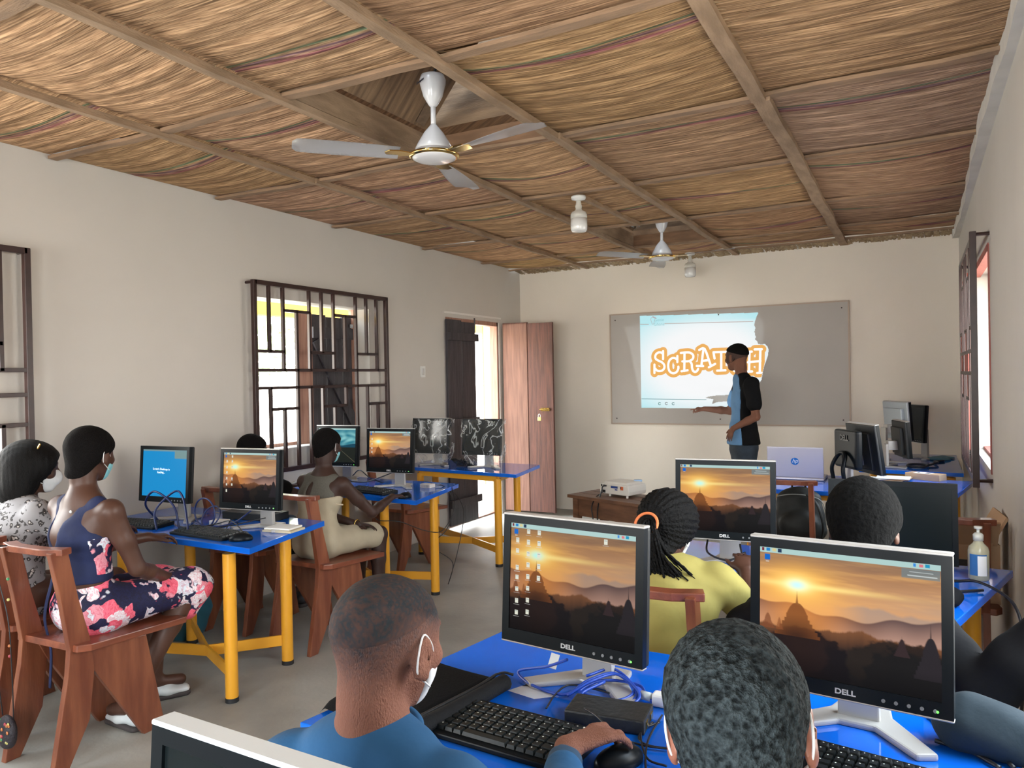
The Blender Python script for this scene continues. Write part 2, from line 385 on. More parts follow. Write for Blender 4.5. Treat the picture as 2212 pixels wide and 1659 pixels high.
def tree(name, loc, hgt, lab):
    t = thing(name, lab, 'tree', loc)
    bm = bmesh.new(); tube(bm, [(0, 0, 0), (.1, .05, hgt * .3), (-.05, .1, hgt * .6), (.1, 0, hgt * .8)], lambda u: .12 * (1 - .6 * u)); obj('trunk', bm, attic_m, t, True)
    bm = bmesh.new(); rnd = random.Random(3)
    for i in range(1500):
        th = rnd.uniform(0, 2 * PI); r = rnd.uniform(.3, 1) ** .5 * hgt * .36; ph = rnd.uniform(-1, 1)
        c = Vector((r * math.cos(th), r * math.sin(th), hgt * .72 + ph * hgt * .30)); s = rnd.uniform(.05, .10)
        e = Euler((rnd.uniform(0, 3), rnd.uniform(0, 3), rnd.uniform(0, 3))).to_matrix()
        bm.faces.new([bm.verts.new(c + e @ Vector(q) * s) for q in ((-1, -.5, 0), (0, -.7, .1), (1, 0, 0), (0, .7, .1))])
    obj('foliage', bm, mat('leaf_green', (.42, .50, .26), .6, var=.4, vscale=3), t)
tree('tree', (-9.0, 7.4, -.1), 3.9, 'leafy green tree outside, seen through the barred window')

# ceiling: woven straw mats that sag between the battens
BX = [XL, -3.22, -2.40, -1.61, -.61, XR]                      # battens along the room
BY = [-1.6, -.7, .35, 1.40, 2.44, 3.53, 4.66, 5.90, 6.98, 7.62]   # cross battens
HOLES = [(-2.40, -1.61, 2.44, 3.53), (-2.40, -1.61, 5.90, 6.98)]
STRIPES = {0: [2.1, 2.86, 4.1, 5.2, 6.2, 7.2], 1: [.95, 2.72, 3.95, 5.0, 6.3, 7.3], 2: [1.05, 2.13, 4.1, 5.35, 7.25], 3: [.6, 1.9, 2.63, 3.72, 5.25, 6.5, 7.4], 4: [1.1, 2.28, 3.75, 4.9, 6.3, 7.3]}
def ceil_cols():
    me_v = []; me_f = []; me_c = []
    dx, dy = .05, .0085
    for ci in range(5):
        x0, x1 = BX[ci], BX[ci + 1]; nx = max(2, int(round((x1 - x0) / dx)))
        for ri in range(9):
            y0, y1 = BY[ri], BY[ri + 1]
            if any(abs(x0 - h[0]) < .1 and abs(y0 - h[2]) < .1 for h in HOLES): continue
            ny = int(round((y1 - y0) / (dy if ri >= 2 else .05))); xs = np.linspace(x0, x1, nx + 1); ys = np.linspace(y0, y1, ny + 1)
            GX, GY = np.meshgrid(xs, ys, indexing='ij'); u = (GX - x0) / (x1 - x0); v = (GY - y0) / (y1 - y0)
            amp = .030 + .014 * math.sin(ci * 2.3 + ri * 1.9)
            ph = ci * 3.1 + ri * 1.7
            GZ = ZC + .012 - amp * np.sin(PI * np.clip(u, 0, 1)) ** .8 * (.30 + .7 * np.sin(PI * np.clip(v, 0, 1)) ** .7) + (.006 * np.sin(GY * 31 + ph + 2.0 * np.sin(GX * 3)) * np.sin(PI * v) + .004 * np.sin(GY * 67 + GX * 4 + ph)) * np.sin(PI * np.clip(u, 0, 1)) ** .3
            base = len(me_v) and sum(len(a) for a in me_v)
            me_v.append(np.stack([GX, GY, GZ], -1).reshape(-1, 3))
            ii = np.arange((nx + 1) * (ny + 1)).reshape(nx + 1, ny + 1) + base
            me_f.append(np.stack([ii[:-1, :-1], ii[:-1, 1:], ii[1:, 1:], ii[1:, :-1]], -1).reshape(-1, 4))
            rs = np.random.RandomState(ci * 17 + ri)
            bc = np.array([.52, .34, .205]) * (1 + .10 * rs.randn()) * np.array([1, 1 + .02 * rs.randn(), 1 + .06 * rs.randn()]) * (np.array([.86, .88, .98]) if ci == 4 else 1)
            strand = np.repeat(rs.rand(ny + 1)[None, :], nx + 1, 0); strand = .78 + .40 * strand
            wig = .5 + .5 * np.sin(GX * 9 + 40 * np.sin(GY * 55)); strand *= .94 + .1 * wig
            c = bc[None, None, :] * strand[..., None]
            for sy_ in STRIPES[ci]:
                for off, sc_ in ((0, (.035, .17, .11)), (.026, (.10, .05, .12)), (.046, (.26, .06, .12))):
                    yc = sy_ + off + .006 * np.sin(GX * 5 + sy_); jag = np.clip(1.25 - np.abs(GY - yc) / .0085, 0, .85); c = c * (1 - jag[..., None]) + np.array(sc_) * (.8 + .3 * wig[..., None]) * jag[..., None]
            me_c.append(c.reshape(-1, 3))
    V = np.concatenate(me_v); F = np.concatenate(me_f); Cc = np.clip(np.concatenate(me_c), 0, 1)
    me = D.meshes.new('ceiling'); me.from_pydata(V.tolist(), [], F.tolist())
    a = me.attributes.new('col', 'FLOAT_COLOR', 'POINT'); a.data.foreach_set('color', np.concatenate([Cc, np.ones((len(Cc), 1))], 1).astype(np.float32).ravel())
    return me
def mat_straw():
    m = vcmat('straw_mat', .9); n = m.node_tree.nodes; L = m.node_tree.links; b = n['Principled BSDF']; b.inputs['Specular IOR Level'].default_value = .15
    t = n.new('ShaderNodeTexCoord'); mp = n.new('ShaderNodeMapping'); L.new(t.outputs['Object'], mp.inputs[0]); mp.inputs['Scale'].default_value = (1.3, 52, 1)
    ns = n.new('ShaderNodeTexNoise'); ns.inputs['Scale'].default_value = 3.0; ns.inputs['Detail'].default_value = 7; L.new(mp.outputs[0], ns.inputs[0])
    mp2 = n.new('ShaderNodeMapping'); L.new(t.outputs['Object'], mp2.inputs[0]); mp2.inputs['Scale'].default_value = (11, 95, 1)
    vo = n.new('ShaderNodeTexVoronoi'); vo.inputs['Scale'].default_value = 1.0; L.new(mp2.outputs[0], vo.inputs[0])
    r = n.new('ShaderNodeValToRGB'); r.color_ramp.elements[0].position = .33; r.color_ramp.elements[0].color = (.30, .24, .20, 1); r.color_ramp.elements[1].position = .62; r.color_ramp.elements[1].color = (1.12, 1.08, 1.02, 1); L.new(ns.outputs[0], r.inputs[0])
    r2 = n.new('ShaderNodeValToRGB'); r2.color_ramp.elements[0].position = .25; r2.color_ramp.elements[0].color = (1.1, 1.08, 1.05, 1); r2.color_ramp.elements[1].position = .85; r2.color_ramp.elements[1].color = (.5, .42, .36, 1); L.new(vo.outputs['Distance'], r2.inputs[0])
    a = [x for x in n if x.type == 'ATTRIBUTE'][0]
    mx = n.new('ShaderNodeMix'); mx.data_type = 'RGBA'; mx.blend_type = 'MULTIPLY'; mx.inputs['Factor'].default_value = .75; L.new(a.outputs[0], mx.inputs['A']); L.new(r.outputs[0], mx.inputs['B'])
    mx2 = n.new('ShaderNodeMix'); mx2.data_type = 'RGBA'; mx2.blend_type = 'MULTIPLY'; mx2.inputs['Factor'].default_value = .6; L.new(mx.outputs['Result'], mx2.inputs['A']); L.new(r2.outputs[0], mx2.inputs['B'])
    L.new(mx2.outputs['Result'], b.inputs['Base Color'])
    bu = n.new('ShaderNodeBump'); bu.inputs['Strength'].default_value = .6; bu.inputs['Distance'].default_value = .012; L.new(ns.outputs[0], bu.inputs['Height']); bu2 = n.new('ShaderNodeBump'); bu2.inputs['Strength'].default_value = .5; bu2.inputs['Distance'].default_value = .008; bu2.invert = True
    L.new(vo.outputs['Distance'], bu2.inputs['Height']); L.new(bu.outputs[0], bu2.inputs['Normal']); L.new(bu2.outputs[0], b.inputs['Normal']); return m
straw_m = mat_straw()
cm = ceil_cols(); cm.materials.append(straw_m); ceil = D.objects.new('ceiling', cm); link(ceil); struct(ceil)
def wavy_batten(name, p0, p1, wd, th, m, seed=0):
    rnd = random.Random(seed); bm = bmesh.new(); n = max(4, int((Vector(p1) - Vector(p0)).length / .35)); P = []
    for i in range(n + 1):
        p = Vector(p0).lerp(Vector(p1), i / n)
        if 0 < i < n: p += Vector((rnd.uniform(-.008, .008), rnd.uniform(-.008, .008), rnd.uniform(-.006, .003)))
        P.append(p)
    M, l = frame_to(p0, p1); sx = M.to_3x3() @ Vector((1, 0, 0))
    rings = [[bm.verts.new(p + sx * (a * wd / 2) + Vector((0, 0, b * th / 2))) for a, b in ((-1, -1), (1, -1), (1, 1), (-1, 1))] for p in P]
    for a, b in zip(rings, rings[1:]):
        for k in range(4): bm.faces.new((a[k], a[(k + 1) % 4], b[(k + 1) % 4], b[k]))
    bm.faces.new(rings[0]); bm.faces.new(list(reversed(rings[-1])))
    return struct(obj(name, bm, m))
k = 2
for i, x in enumerate([-3.22, -2.40, -1.61, -.61]):
    for j, (y0, y1) in enumerate(((-1.6, 3.50), (3.50, YF))):
        wavy_batten('trim_%d' % k, (x + (.012 if j else -.008), y0, ZC - .022), (x + (-.02 if (j and i < 1) else 0), y1, ZC - .022), (.036, .042, .048, .062)[i] * (1.15 if (j and i == 3) else 1), .03, batten_m, k); k += 1
for j, y in enumerate(BY[1:-1]):
    for i in range(5):
        if y > 0: wavy_batten('trim_%d' % k, (BX[i] + .02, y + (.0, .02, -.01, .015, -.02)[i], ZC - .012), (BX[i + 1] - .02, y + (.02, .0, .01, -.01, -.05)[i], ZC - .012), .05, .016, batten2_m, k); k += 1
wavy_batten('trim_%d' % k, (-2.0, 4.70, ZC - .02), (-1.97, 5.88, ZC - .02), .035, .028, batten_m, 77); k += 1
# frayed mat edge along the front wall and the first cross batten next to it
wavy_batten('trim_%d' % k, (XL, 7.63, ZC - .012), (XR, 7.60, ZC - .012), .045, .016, batten2_m, 5); k += 1
# roof space above the two fan openings
bm = bmesh.new()
RZ = 3.95
grid(bm, 8, 30, lambda u, v: (XL - .3 + u * 2.2, YB + v * (YF - YB), ZC + .12 + u * (RZ - ZC - .12)))
grid(bm, 8, 30, lambda u, v: (XR + .3 - u * 2.53, YB + v * (YF - YB), ZC + .12 + u * (RZ - ZC - .12)))
roofm = mat('roof_mat_underside', (.34, .22, .13), .9, col2=(.16, .10, .06), vscale=3, stretch=(1, 10, 1), bump=.4, bscale=30)
struct(obj('roof_underside', bm, roofm))
for q in ((YB - .05), (YF + .05)):
    bm = bmesh.new(); prism(bm, [(XL - .3, ZC + .05), (XR + .3, ZC + .05), (-1.9, RZ)], q - .02, q + .02, 'y'); struct(obj('gable_board', bm, roofm))
for (x0, x1, y0, y1) in HOLES:
    h = .12
    struct(obj('opening_board', boxes([((x0 + .0, (y0 + y1) / 2, ZC + h / 2), (.022, y1 - y0, h))]), batten_m))
    struct(obj('opening_board', boxes([((x1 - .0, (y0 + y1) / 2, ZC + h / 2 + .03), (.022, y1 - y0, h))]), attic_m))
    struct(obj('opening_board', boxes([(((x0 + x1) / 2, y0, ZC + h / 2 - .02), (x1 - x0, .022, h * .7))]), attic_m))
    struct(obj('opening_board', boxes([(((x0 + x1) / 2, y1, ZC + h / 2 - .02), (x1 - x0, .022, h))]), mat('opening_front_board', (.24, .13, .07), .8, var=.3, vscale=6, stretch=(1, 5, 5))))
    # sloping mat side walls up to the roof and a rafter, tie and hanger
    bm = bmesh.new(); grid(bm, 6, 6, lambda u, v: (x0 + u * .62, y0 + v * (y1 - y0), ZC + .15 + u * .75)); struct(obj('opening_mat', bm, roofm))
    bm = bmesh.new(); grid(bm, 6, 6, lambda u, v: (x0 + u * (x1 - x0), y1 + .35 * v, ZC + .15 + v * .8)); struct(obj('opening_mat', bm, roofm))
    struct(obj('rafter', boxes([]) if False else T([(x0 + .02, y1 - .1, ZC + .16), (x0 + .62, y1 - .1, ZC + .92)], .035, n=4, sm=0), attic_m))
    struct(obj('rafter', T([(x0 + .55, y0 - .1, ZC + .62), (x0 + .55, y1 + .3, ZC + .62)], .03, n=4, sm=0), attic_m))
    struct(obj('rafter', T([(x1 - .12, y1 + .05, ZC + .02), (x1 - .12, y1 + .05, ZC + .8)], .03, n=4, sm=0), attic_m))
bm = bmesh.new(); grid(bm, 60, 4, lambda u, v: (-2.35 + u * .5, 6.02 + v * .9, ZC + .155 + .02 * math.sin(u * 2 * PI * 9) + u * .42))
struct(obj('corrugated_sheet', bm, mat('corrugated_metal', (.62, .70, .76), .3, metal=.85), None, True))
# frayed straw fringe hanging past the last batten along the front wall
bm = bmesh.new(); rnd = random.Random(5)
for i in range(1500):
    x = rnd.uniform(XL + .02, XR - .02); s = rnd.uniform(.0015, .004); z0 = ZC - .002; y0 = 7.64; y1 = 7.87; dz = rnd.uniform(-.035, .0)
    bm.faces.new([bm.verts.new(q) for q in ((x, y0, z0), (x + s, y0, z0), (x + s + rnd.uniform(-.02, .02), y1, z0 + dz), (x + rnd.uniform(-.02, .02), y1, z0 + dz))])
fr = obj('straw_fringe', bm, mat('straw_fringe', (.52, .40, .24), .9, col2=(.28, .19, .11), vscale=30)); tag(fr, 'frayed straw mat edge above the front wall', 'straw fringe', kind='stuff')
bm = bmesh.new()
for bx, sgn in ((-2.40, 1), (-1.61, 1), (-.61, 1)):
    for i in range(260):
        y = rnd.uniform(1.6, 7.4); q = .5 + .5 * math.sin(y * 4 + bx * 5)
        if rnd.random() > q: continue
        L_ = rnd.uniform(.01, .035); x = bx + .028; z = ZC - .012
        bm.faces.new([bm.verts.new(v) for v in ((x, y, z), (x, y + .006, z), (x + L_, y + rnd.uniform(-.01, .02), z - rnd.uniform(.0, .018)))])
fr2 = obj('straw_fringe', bm, MATS['straw_fringe']); tag(fr2, 'loose straw ends poking out along the long ceiling battens', 'straw fringe', kind='stuff')

# ================================================================ OPENINGS: shutters, door leaves, grilles
def planks(name, parent, m, w, h, n, th=.025, gap=.004, loc=(0, 0, 0), rz=0.0, label=None):
    """vertical boards side by side along local x, one door leaf; ragged tops"""
    bm = bmesh.new(); pw = w / n
    for i in range(n):
        d = (.008, -.006, .004)[i % 3]
        box(bm, (pw * (i + .5), 0, h / 2 + d / 2), (pw - gap, th, h + d))
    o = obj(name, bm, m, parent, bevel=.0015, seg=1, label=label); o.location = loc; o.rotation_euler = (0, 0, rz); return o
wn = D.objects.new('window_1', None); link(wn); struct(wn)
y0, y1, z0, z1 = WIN
obj('window_frame', boxes([((XL - .17, y1 - .015, (z0 + z1) / 2), (.05, .03, z1 - z0)), ((XL - .17, (y0 + y1) / 2, z0 + .012), (.05, y1 - y0, .024))]), palewood_m, wn)
obj('window_reveal', boxes([((XL - .002, (y0 + y1) / 2, z0 - .012), (.02, y1 - y0 + .04, .02))]), wall_m, wn)
obj('window_jamb', B((XL - .15, 4.475, (z0 + z1) / 2 - .03), (.04, .15, z1 - z0 - .06)), palewood_m, wn)
sh = planks('shutter', wn, darkwood_m, .56, z1 - z0 - .09, 3, loc=(XL - .20, 4.585, z0 + .02), rz=R(88))
bm = bmesh.new(); bar(bm, (.52, -.025, .05), (.06, -.025, .80), .09, .02, Vector((0, 1, 0))); bar(bm, (.02, -.025, .86), (.54, -.025, .86), .09, .02, Vector((0, 1, 0))); obj('shutter_brace', bm, darkwood_m, sh)
obj('shutter_hinge', B((.5, -.03, .93), (.09, .01, .03)), steel_m, sh)
dr = D.objects.new('door_1', None); link(dr); struct(dr)
y0, y1, z0, z1 = DOOR
obj('door_frame', boxes([((XL - .06, y0 - .01, z1 / 2), (.09, .05, z1)), ((XL - .06, y1 - .005, z1 / 2), (.09, .045, z1)), ((XL - .06, (y0 + y1) / 2, z1 - .02), (.09, y1 - y0, .045)), ((XL - .15, (y0 + y1) / 2, 0.005), (.12, y1 - y0, .02))]), palewood_m, dr)
obj('door_lintel_strip', B((XL + .004, (y0 + y1) / 2 + .0, z1 + .045), (.014, y1 - y0 + .06, .018)), mat('pale_strip', (.72, .69, .65), .8), dr)
lf = planks('dark_leaf', dr, darkwood_m, .50, 2.03, 2, loc=(XL + .03, y0 - .035, .055), rz=R(88), label='dark blue-black plank door leaf')
obj('leaf_batten', boxes([((.25, -.03, 1.87), (.53, .035, .075)), ((.25, -.03, 1.02), (.52, .035, .07)), ((.25, -.03, .22), (.55, .035, .075))]), darkwood_m, lf, bevel=.003)
obj('leaf_bolt', T([(.45, -.04, 2.07), (.45, -.04, 1.92)], .008, sm=0), iron_m, lf)
lf2 = planks('red_brown_leaf', dr, brownwood_m, .60, 2.07, 2, th=.03, loc=(XL + .02, y1 + .055, .035), rz=R(3), label='weathered red-brown plank door leaf')
obj('pale_plank', B((.15, -.008, 1.035), (.29, .022, 2.06)), mat('pale_red_plank', (.235, .11, .075), .6, col2=(.16, .07, .048), vscale=5, stretch=(9, 9, .6), bump=.2, bscale=30), lf2, label='paler worn plank of the leaf')
obj('leaf_edge_board', B((.585, -.004, 1.03), (.022, .034, 2.07)), MATS['red_brown_boards'], lf2)
bm = bmesh.new(); tube(bm, [(.44, -.03, 1.12), (.56, -.03, 1.12)], .009, sm=0); box(bm, (.50, -.02, 1.12), (.10, .012, .035)); tube(bm, [(.53, -.035, 1.12), (.53, -.06, 1.12)], .006, sm=0); obj('leaf_bolt', bm, brass_m, lf2)
pl = thing('padlock', 'small brass padlock hanging from the bolt of the red-brown door leaf', 'padlock', (XL + .02 + .455, y1 + .055 - .032 + .02, 1.10))
obj('lock_body', B((0, -.035, -.045), (.04, .014, .04)), mat('yellow_brass', (.80, .62, .22), .35, metal=.7), pl, bevel=.004)
obj('shackle', T([(-.012, -.035, -.028), (-.012, -.035, -.005), (0, -.035, .008), (.012, -.035, -.005), (.012, -.035, -.028)], .0035), steel_m, pl, True)

def grille(name, label, X0, y0, y1, z0, z1, sgn, mirror=False, rx=.024, post=None):
    """bars drawn on a 12-line lattice; stands off the wall on short stubs"""
    t = thing(name, label, 'window grille', (X0, y0, 0)); Wd = y1 - y0; H = z1 - z0; r = .012
    zl = {'t': z1, 'a': z1 - .135 * H, 'b': z1 - .36 * H, 'm': z1 - .46 * H, 'n': z1 - .555 * H, 'c': z1 - .67 * H, 'z': z0}
    U = [i / 11 for i in range(12)]
    bm = bmesh.new(); Yc = lambda u: (1 - u if mirror else u) * Wd
    def V(i, a, b): box(bm, (0, Yc(U[i]), (zl[a] + zl[b]) / 2), (rx, r * 1.8, abs(zl[a] - zl[b]) + r))
    def Hh(i, j, a): box(bm, (0, (Yc(U[i]) + Yc(U[j])) / 2, zl[a]), (rx, abs(Yc(U[i]) - Yc(U[j])) + r, r * 1.8))
    for v in [(1, 't', 'b'), (1, 'n', 'z'), (2, 't', 'm'), (2, 'c', 'z'), (3, 'a', 'z'), (4, 't', 'm'), (4, 'n', 'z'), (5, 't', 'b'), (5, 'n', 'z'), (6, 't', 'm'), (6, 'c', 'z'), (7, 'a', 'm'), (7, 'n', 'c'), (8, 't', 'z'), (9, 't', 'b'), (9, 'n', 'z'), (10, 't', 'm'), (10, 'c', 'z')]: V(*v)
    for v in [(0, 11, 'm'), (0, 11, 'n'), (2, 4, 'a'), (6, 8, 'a'), (0, 2, 'b'), (4, 6, 'b'), (8, 10, 'b'), (1, 3, 'c'), (5, 7, 'c'), (9, 11, 'c')]: Hh(*v)
    obj('bars', bm, iron_m, t, bevel=.0015, seg=1)
    fr = 2.6 * r
    obj('grille_frame', boxes([((0, 0, (z0 + z1) / 2), (fr, fr, H + fr)), ((0, Wd, (z0 + z1) / 2), (min(fr, rx * 1.3), fr, H + fr)), ((0, Wd / 2, z1), (min(fr, rx * 1.3), Wd, fr)), ((0, Wd / 2, z0), (min(fr, rx * 1.3), Wd, fr))]), iron_m, t, bevel=.002, seg=1)
    for yy in (0, Wd):
        for zz in (z0 + .02, z1): obj('wall_stub', T([(0, yy, zz), (sgn * .082, yy, zz)], .010, sm=0), iron_m, t)
    return t
grille('window_grille', 'dark iron grille with a lattice of bars over the left window', XL + .075, 3.77, 5.235, .875, 2.20, -1)
grille('window_grille', 'dark iron grille cut off by the left edge of the photo', XL + .075, .80, 2.26, .875, 2.20, -1)
grille('window_grille', 'dark iron grille seen edge-on on the right wall', XR - .075, 4.62, 6.06, .90, 2.20, 1, True, rx=.006)
wn = D.objects.new('window_2', None); link(wn); struct(wn); y0, y1, z0, z1 = WINR
redsh = mat('red_shutter', (.40, .105, .08), .55, col2=(.28, .065, .05), vscale=5, stretch=(9, 9, .6))
obj('window_frame', boxes([((XR + .16, y0 + .02, (z0 + z1) / 2), (.08, .05, z1 - z0)), ((XR + .16, y1 - .02, (z0 + z1) / 2), (.08, .05, z1 - z0)), ((XR + .16, (y0 + y1) / 2, z1 - .02), (.08, y1 - y0, .05)), ((XR + .12, (y0 + y1) / 2, z0 + .01), (.14, y1 - y0, .02))]), redsh, wn)
planks('shutter', wn, redsh, 1.12, z1 - z0 + .02, 7, loc=(XR - .022, y1 + .01, z0 - .01), rz=R(90))
obj('near_jamb', boxes([((XR + .02, y0 - .005, (z0 + z1) / 2), (.05, .05, z1 - z0 + .02)), ((XR + .02, (y0 + y1) / 2, z1 + .0), (.05, y1 - y0, .04))]), redsh, wn)

# ================================================================ TABLES
def table(label, corners, legs, cross, apron=True, ztop=.75):
    t = thing('table', label, 'table', (0, 0, 0), 0, None); th = .028
    bm = bmesh.new(); prism(bm, corners, ztop - th, ztop, 'z'); obj('tabletop', bm, blue_m, t, bevel=.003)
    for (x, y) in legs:
        bm = bmesh.new(); cyl(bm, (x, y, .022), (x, y, ztop - th - .02), .030, n=24); l = obj('leg', bm, yellow_m, t, True)
        m_ = l.modifiers.new('e', 'EDGE_SPLIT'); m_.split_angle = R(60)
        bm = bmesh.new(); cyl(bm, (x, y, 0), (x, y, .022), .031, n=24); obj('rubber_foot', bm, rubber_m, l)
    bm = bmesh.new()
    for k in range(4):
        a, b = legs[k], legs[(k + 1) % 4]
        bar(bm, (a[0], a[1], ztop - th - .022), (b[0], b[1], ztop - th - .022), .03, .04)
    obj('apron_frame', bm, yellow_m, t) if apron else bm.free()
    for (x, y) in legs:
        bm = bmesh.new(); bar(bm, (x, y, .13), (cross[0], cross[1], .13), .012, .055); obj('brace', bm, yellow_m, t)
    return t
table('blue-topped table on yellow legs beside the person in the floral dress', [(-4.04, 2.50), (-2.69, 2.46), (-2.84, 3.12), (-4.04, 3.17)], [(-3.72, 2.55), (-2.88, 2.51), (-2.99, 2.98), (-3.74, 2.98)], (-3.25, 2.68), False)
table('blue-topped table on yellow legs in front of the person in beige', [(-4.04, 4.02), (-2.765, 3.86), (-2.925, 4.61), (-4.04, 4.68)], [(-3.90, 4.08), (-2.97, 4.36) if False else (-3.16, 4.05), (-3.0, 4.40), (-3.90, 4.52)], (-3.45, 4.25), False)
table('blue-topped table by the door carrying the two plastic-wrapped monitors', [(-4.04, 5.38), (-2.776, 5.213), (-2.89, 5.865), (-4.04, 5.95)], [(-3.80, 5.38), (-2.975, 5.27), (-3.04, 5.72), (-3.93, 5.80)], (-3.36, 5.50))
table('nearest blue-topped table, between the two nearest seated people and the large monitors', [(-1.215, 1.243), (.20, 1.18), (.14, 1.99), (-1.097, 1.985)], [(-1.08, 1.33), (.05, 1.30), (.02, 1.88), (-1.0, 1.88)], (-.5, 1.6))
table('blue-topped table carrying the hand sanitiser and the wide black monitor', [(-1.02, 2.66), (.087, 2.602), (.298, 3.354), (-1.10, 3.42)], [(-.93, 2.74), (.03, 2.74), (.16, 3.27), (-.95, 3.30)], (-.4, 3.0))
table('blue-topped table under the open laptop', [(-1.12, 5.10), (.17, 5.16), (.315, 5.93), (-1.15, 5.93)], [(-1.0, 5.20), (.08, 5.24), (.20, 5.82), (-1.0, 5.84)], (-.4, 5.5))
table('farthest blue-topped table in the front right corner', [(-.42, 6.42), (.275, 6.36), (.28, 7.70), (-.40, 7.70)], [(-.32, 6.52), (.20, 6.48), (.20, 7.58), (-.32, 7.58)], (-.06, 7.05))

# ================================================================ CHAIRS (plank chairs with boomerang rear legs)
def make_chair(label, loc, rz=0.0):
    t = thing('wooden_chair', label, 'chair', loc, rz)
    for sx in (-1, 1):
        x = sx * .152
        bm = bmesh.new(); prism(bm, [(-.255, 0), (-.195, 0), (-.10, .17), (-.075, .37), (-.085, .47), (-.135, .66), (-.175, .862), (-.245, .862), (-.205, .66), (-.175, .47), (-.185, .37)], x - .014, x + .014, 'x'); obj('rear_leg', bm, chair_m, t, bevel=.003)
        bm = bmesh.new(); x2 = sx * .146; prism(bm, [(-.12, .452), (.17, .425), (.255, 0), (.15, 0), (-.085, .375)], x2 - .012, x2 + .012, 'x'); obj('front_leg', bm, chair_m, t, bevel=.003)
    bm = bmesh.new(); prism(bm, [(-.19, -.165), (.19, -.165), (.215, -.12), (.185, .36), (-.185, .36), (-.215, -.12)], -.014, .014, 'z'); s = obj('seat', bm, chairedge_m, t, bevel=.004); s.location = (0, 0, .462); s.rotation_euler = (R(-4), 0, 0)
    bm = bmesh.new(); prism(bm, [(-.19, -.215), (-.10, -.245), (.10, -.245), (.19, -.215), (.175, -.165), (.09, -.195), (-.09, -.195), (-.175, -.165)], .848, .874, 'z'); obj('top_rail', bm, chairedge_m, t, bevel=.004)
    return t
c0 = make_chair('reddish wooden plank chair under the person in the floral dress', (-3.11, 1.95, 0), R(2))
def chair(label, loc, rz=0.0): return dup(c0, loc, rz, label)
chair('reddish wooden plank chair under the person in the animal-print blouse', (-3.62, 1.97, 0), R(5))
chair('reddish wooden plank chair under the person in the beige dress', (-3.10, 3.36, 0), R(-2))
chair('wooden plank chair under the person hidden behind the monitor', (-3.72, 3.42, 0), R(6))
chair('empty reddish wooden plank chair pushed under the table by the door', (-3.70, 4.98, 0), R(-4))
chair('wooden plank chair under the person in the yellow shirt', (-.745, 2.37, 0), R(2))
chair('wooden plank chair catching orange light beside the black backpack', (-.72, 4.86, 0), R(3))
chair('dark wooden plank chair partly hidden by the hand sanitiser bottle', (.08, 3.92, 0), R(2))
chair('wooden plank chair under the person in black', (-.14, 2.24, 0), R(0))

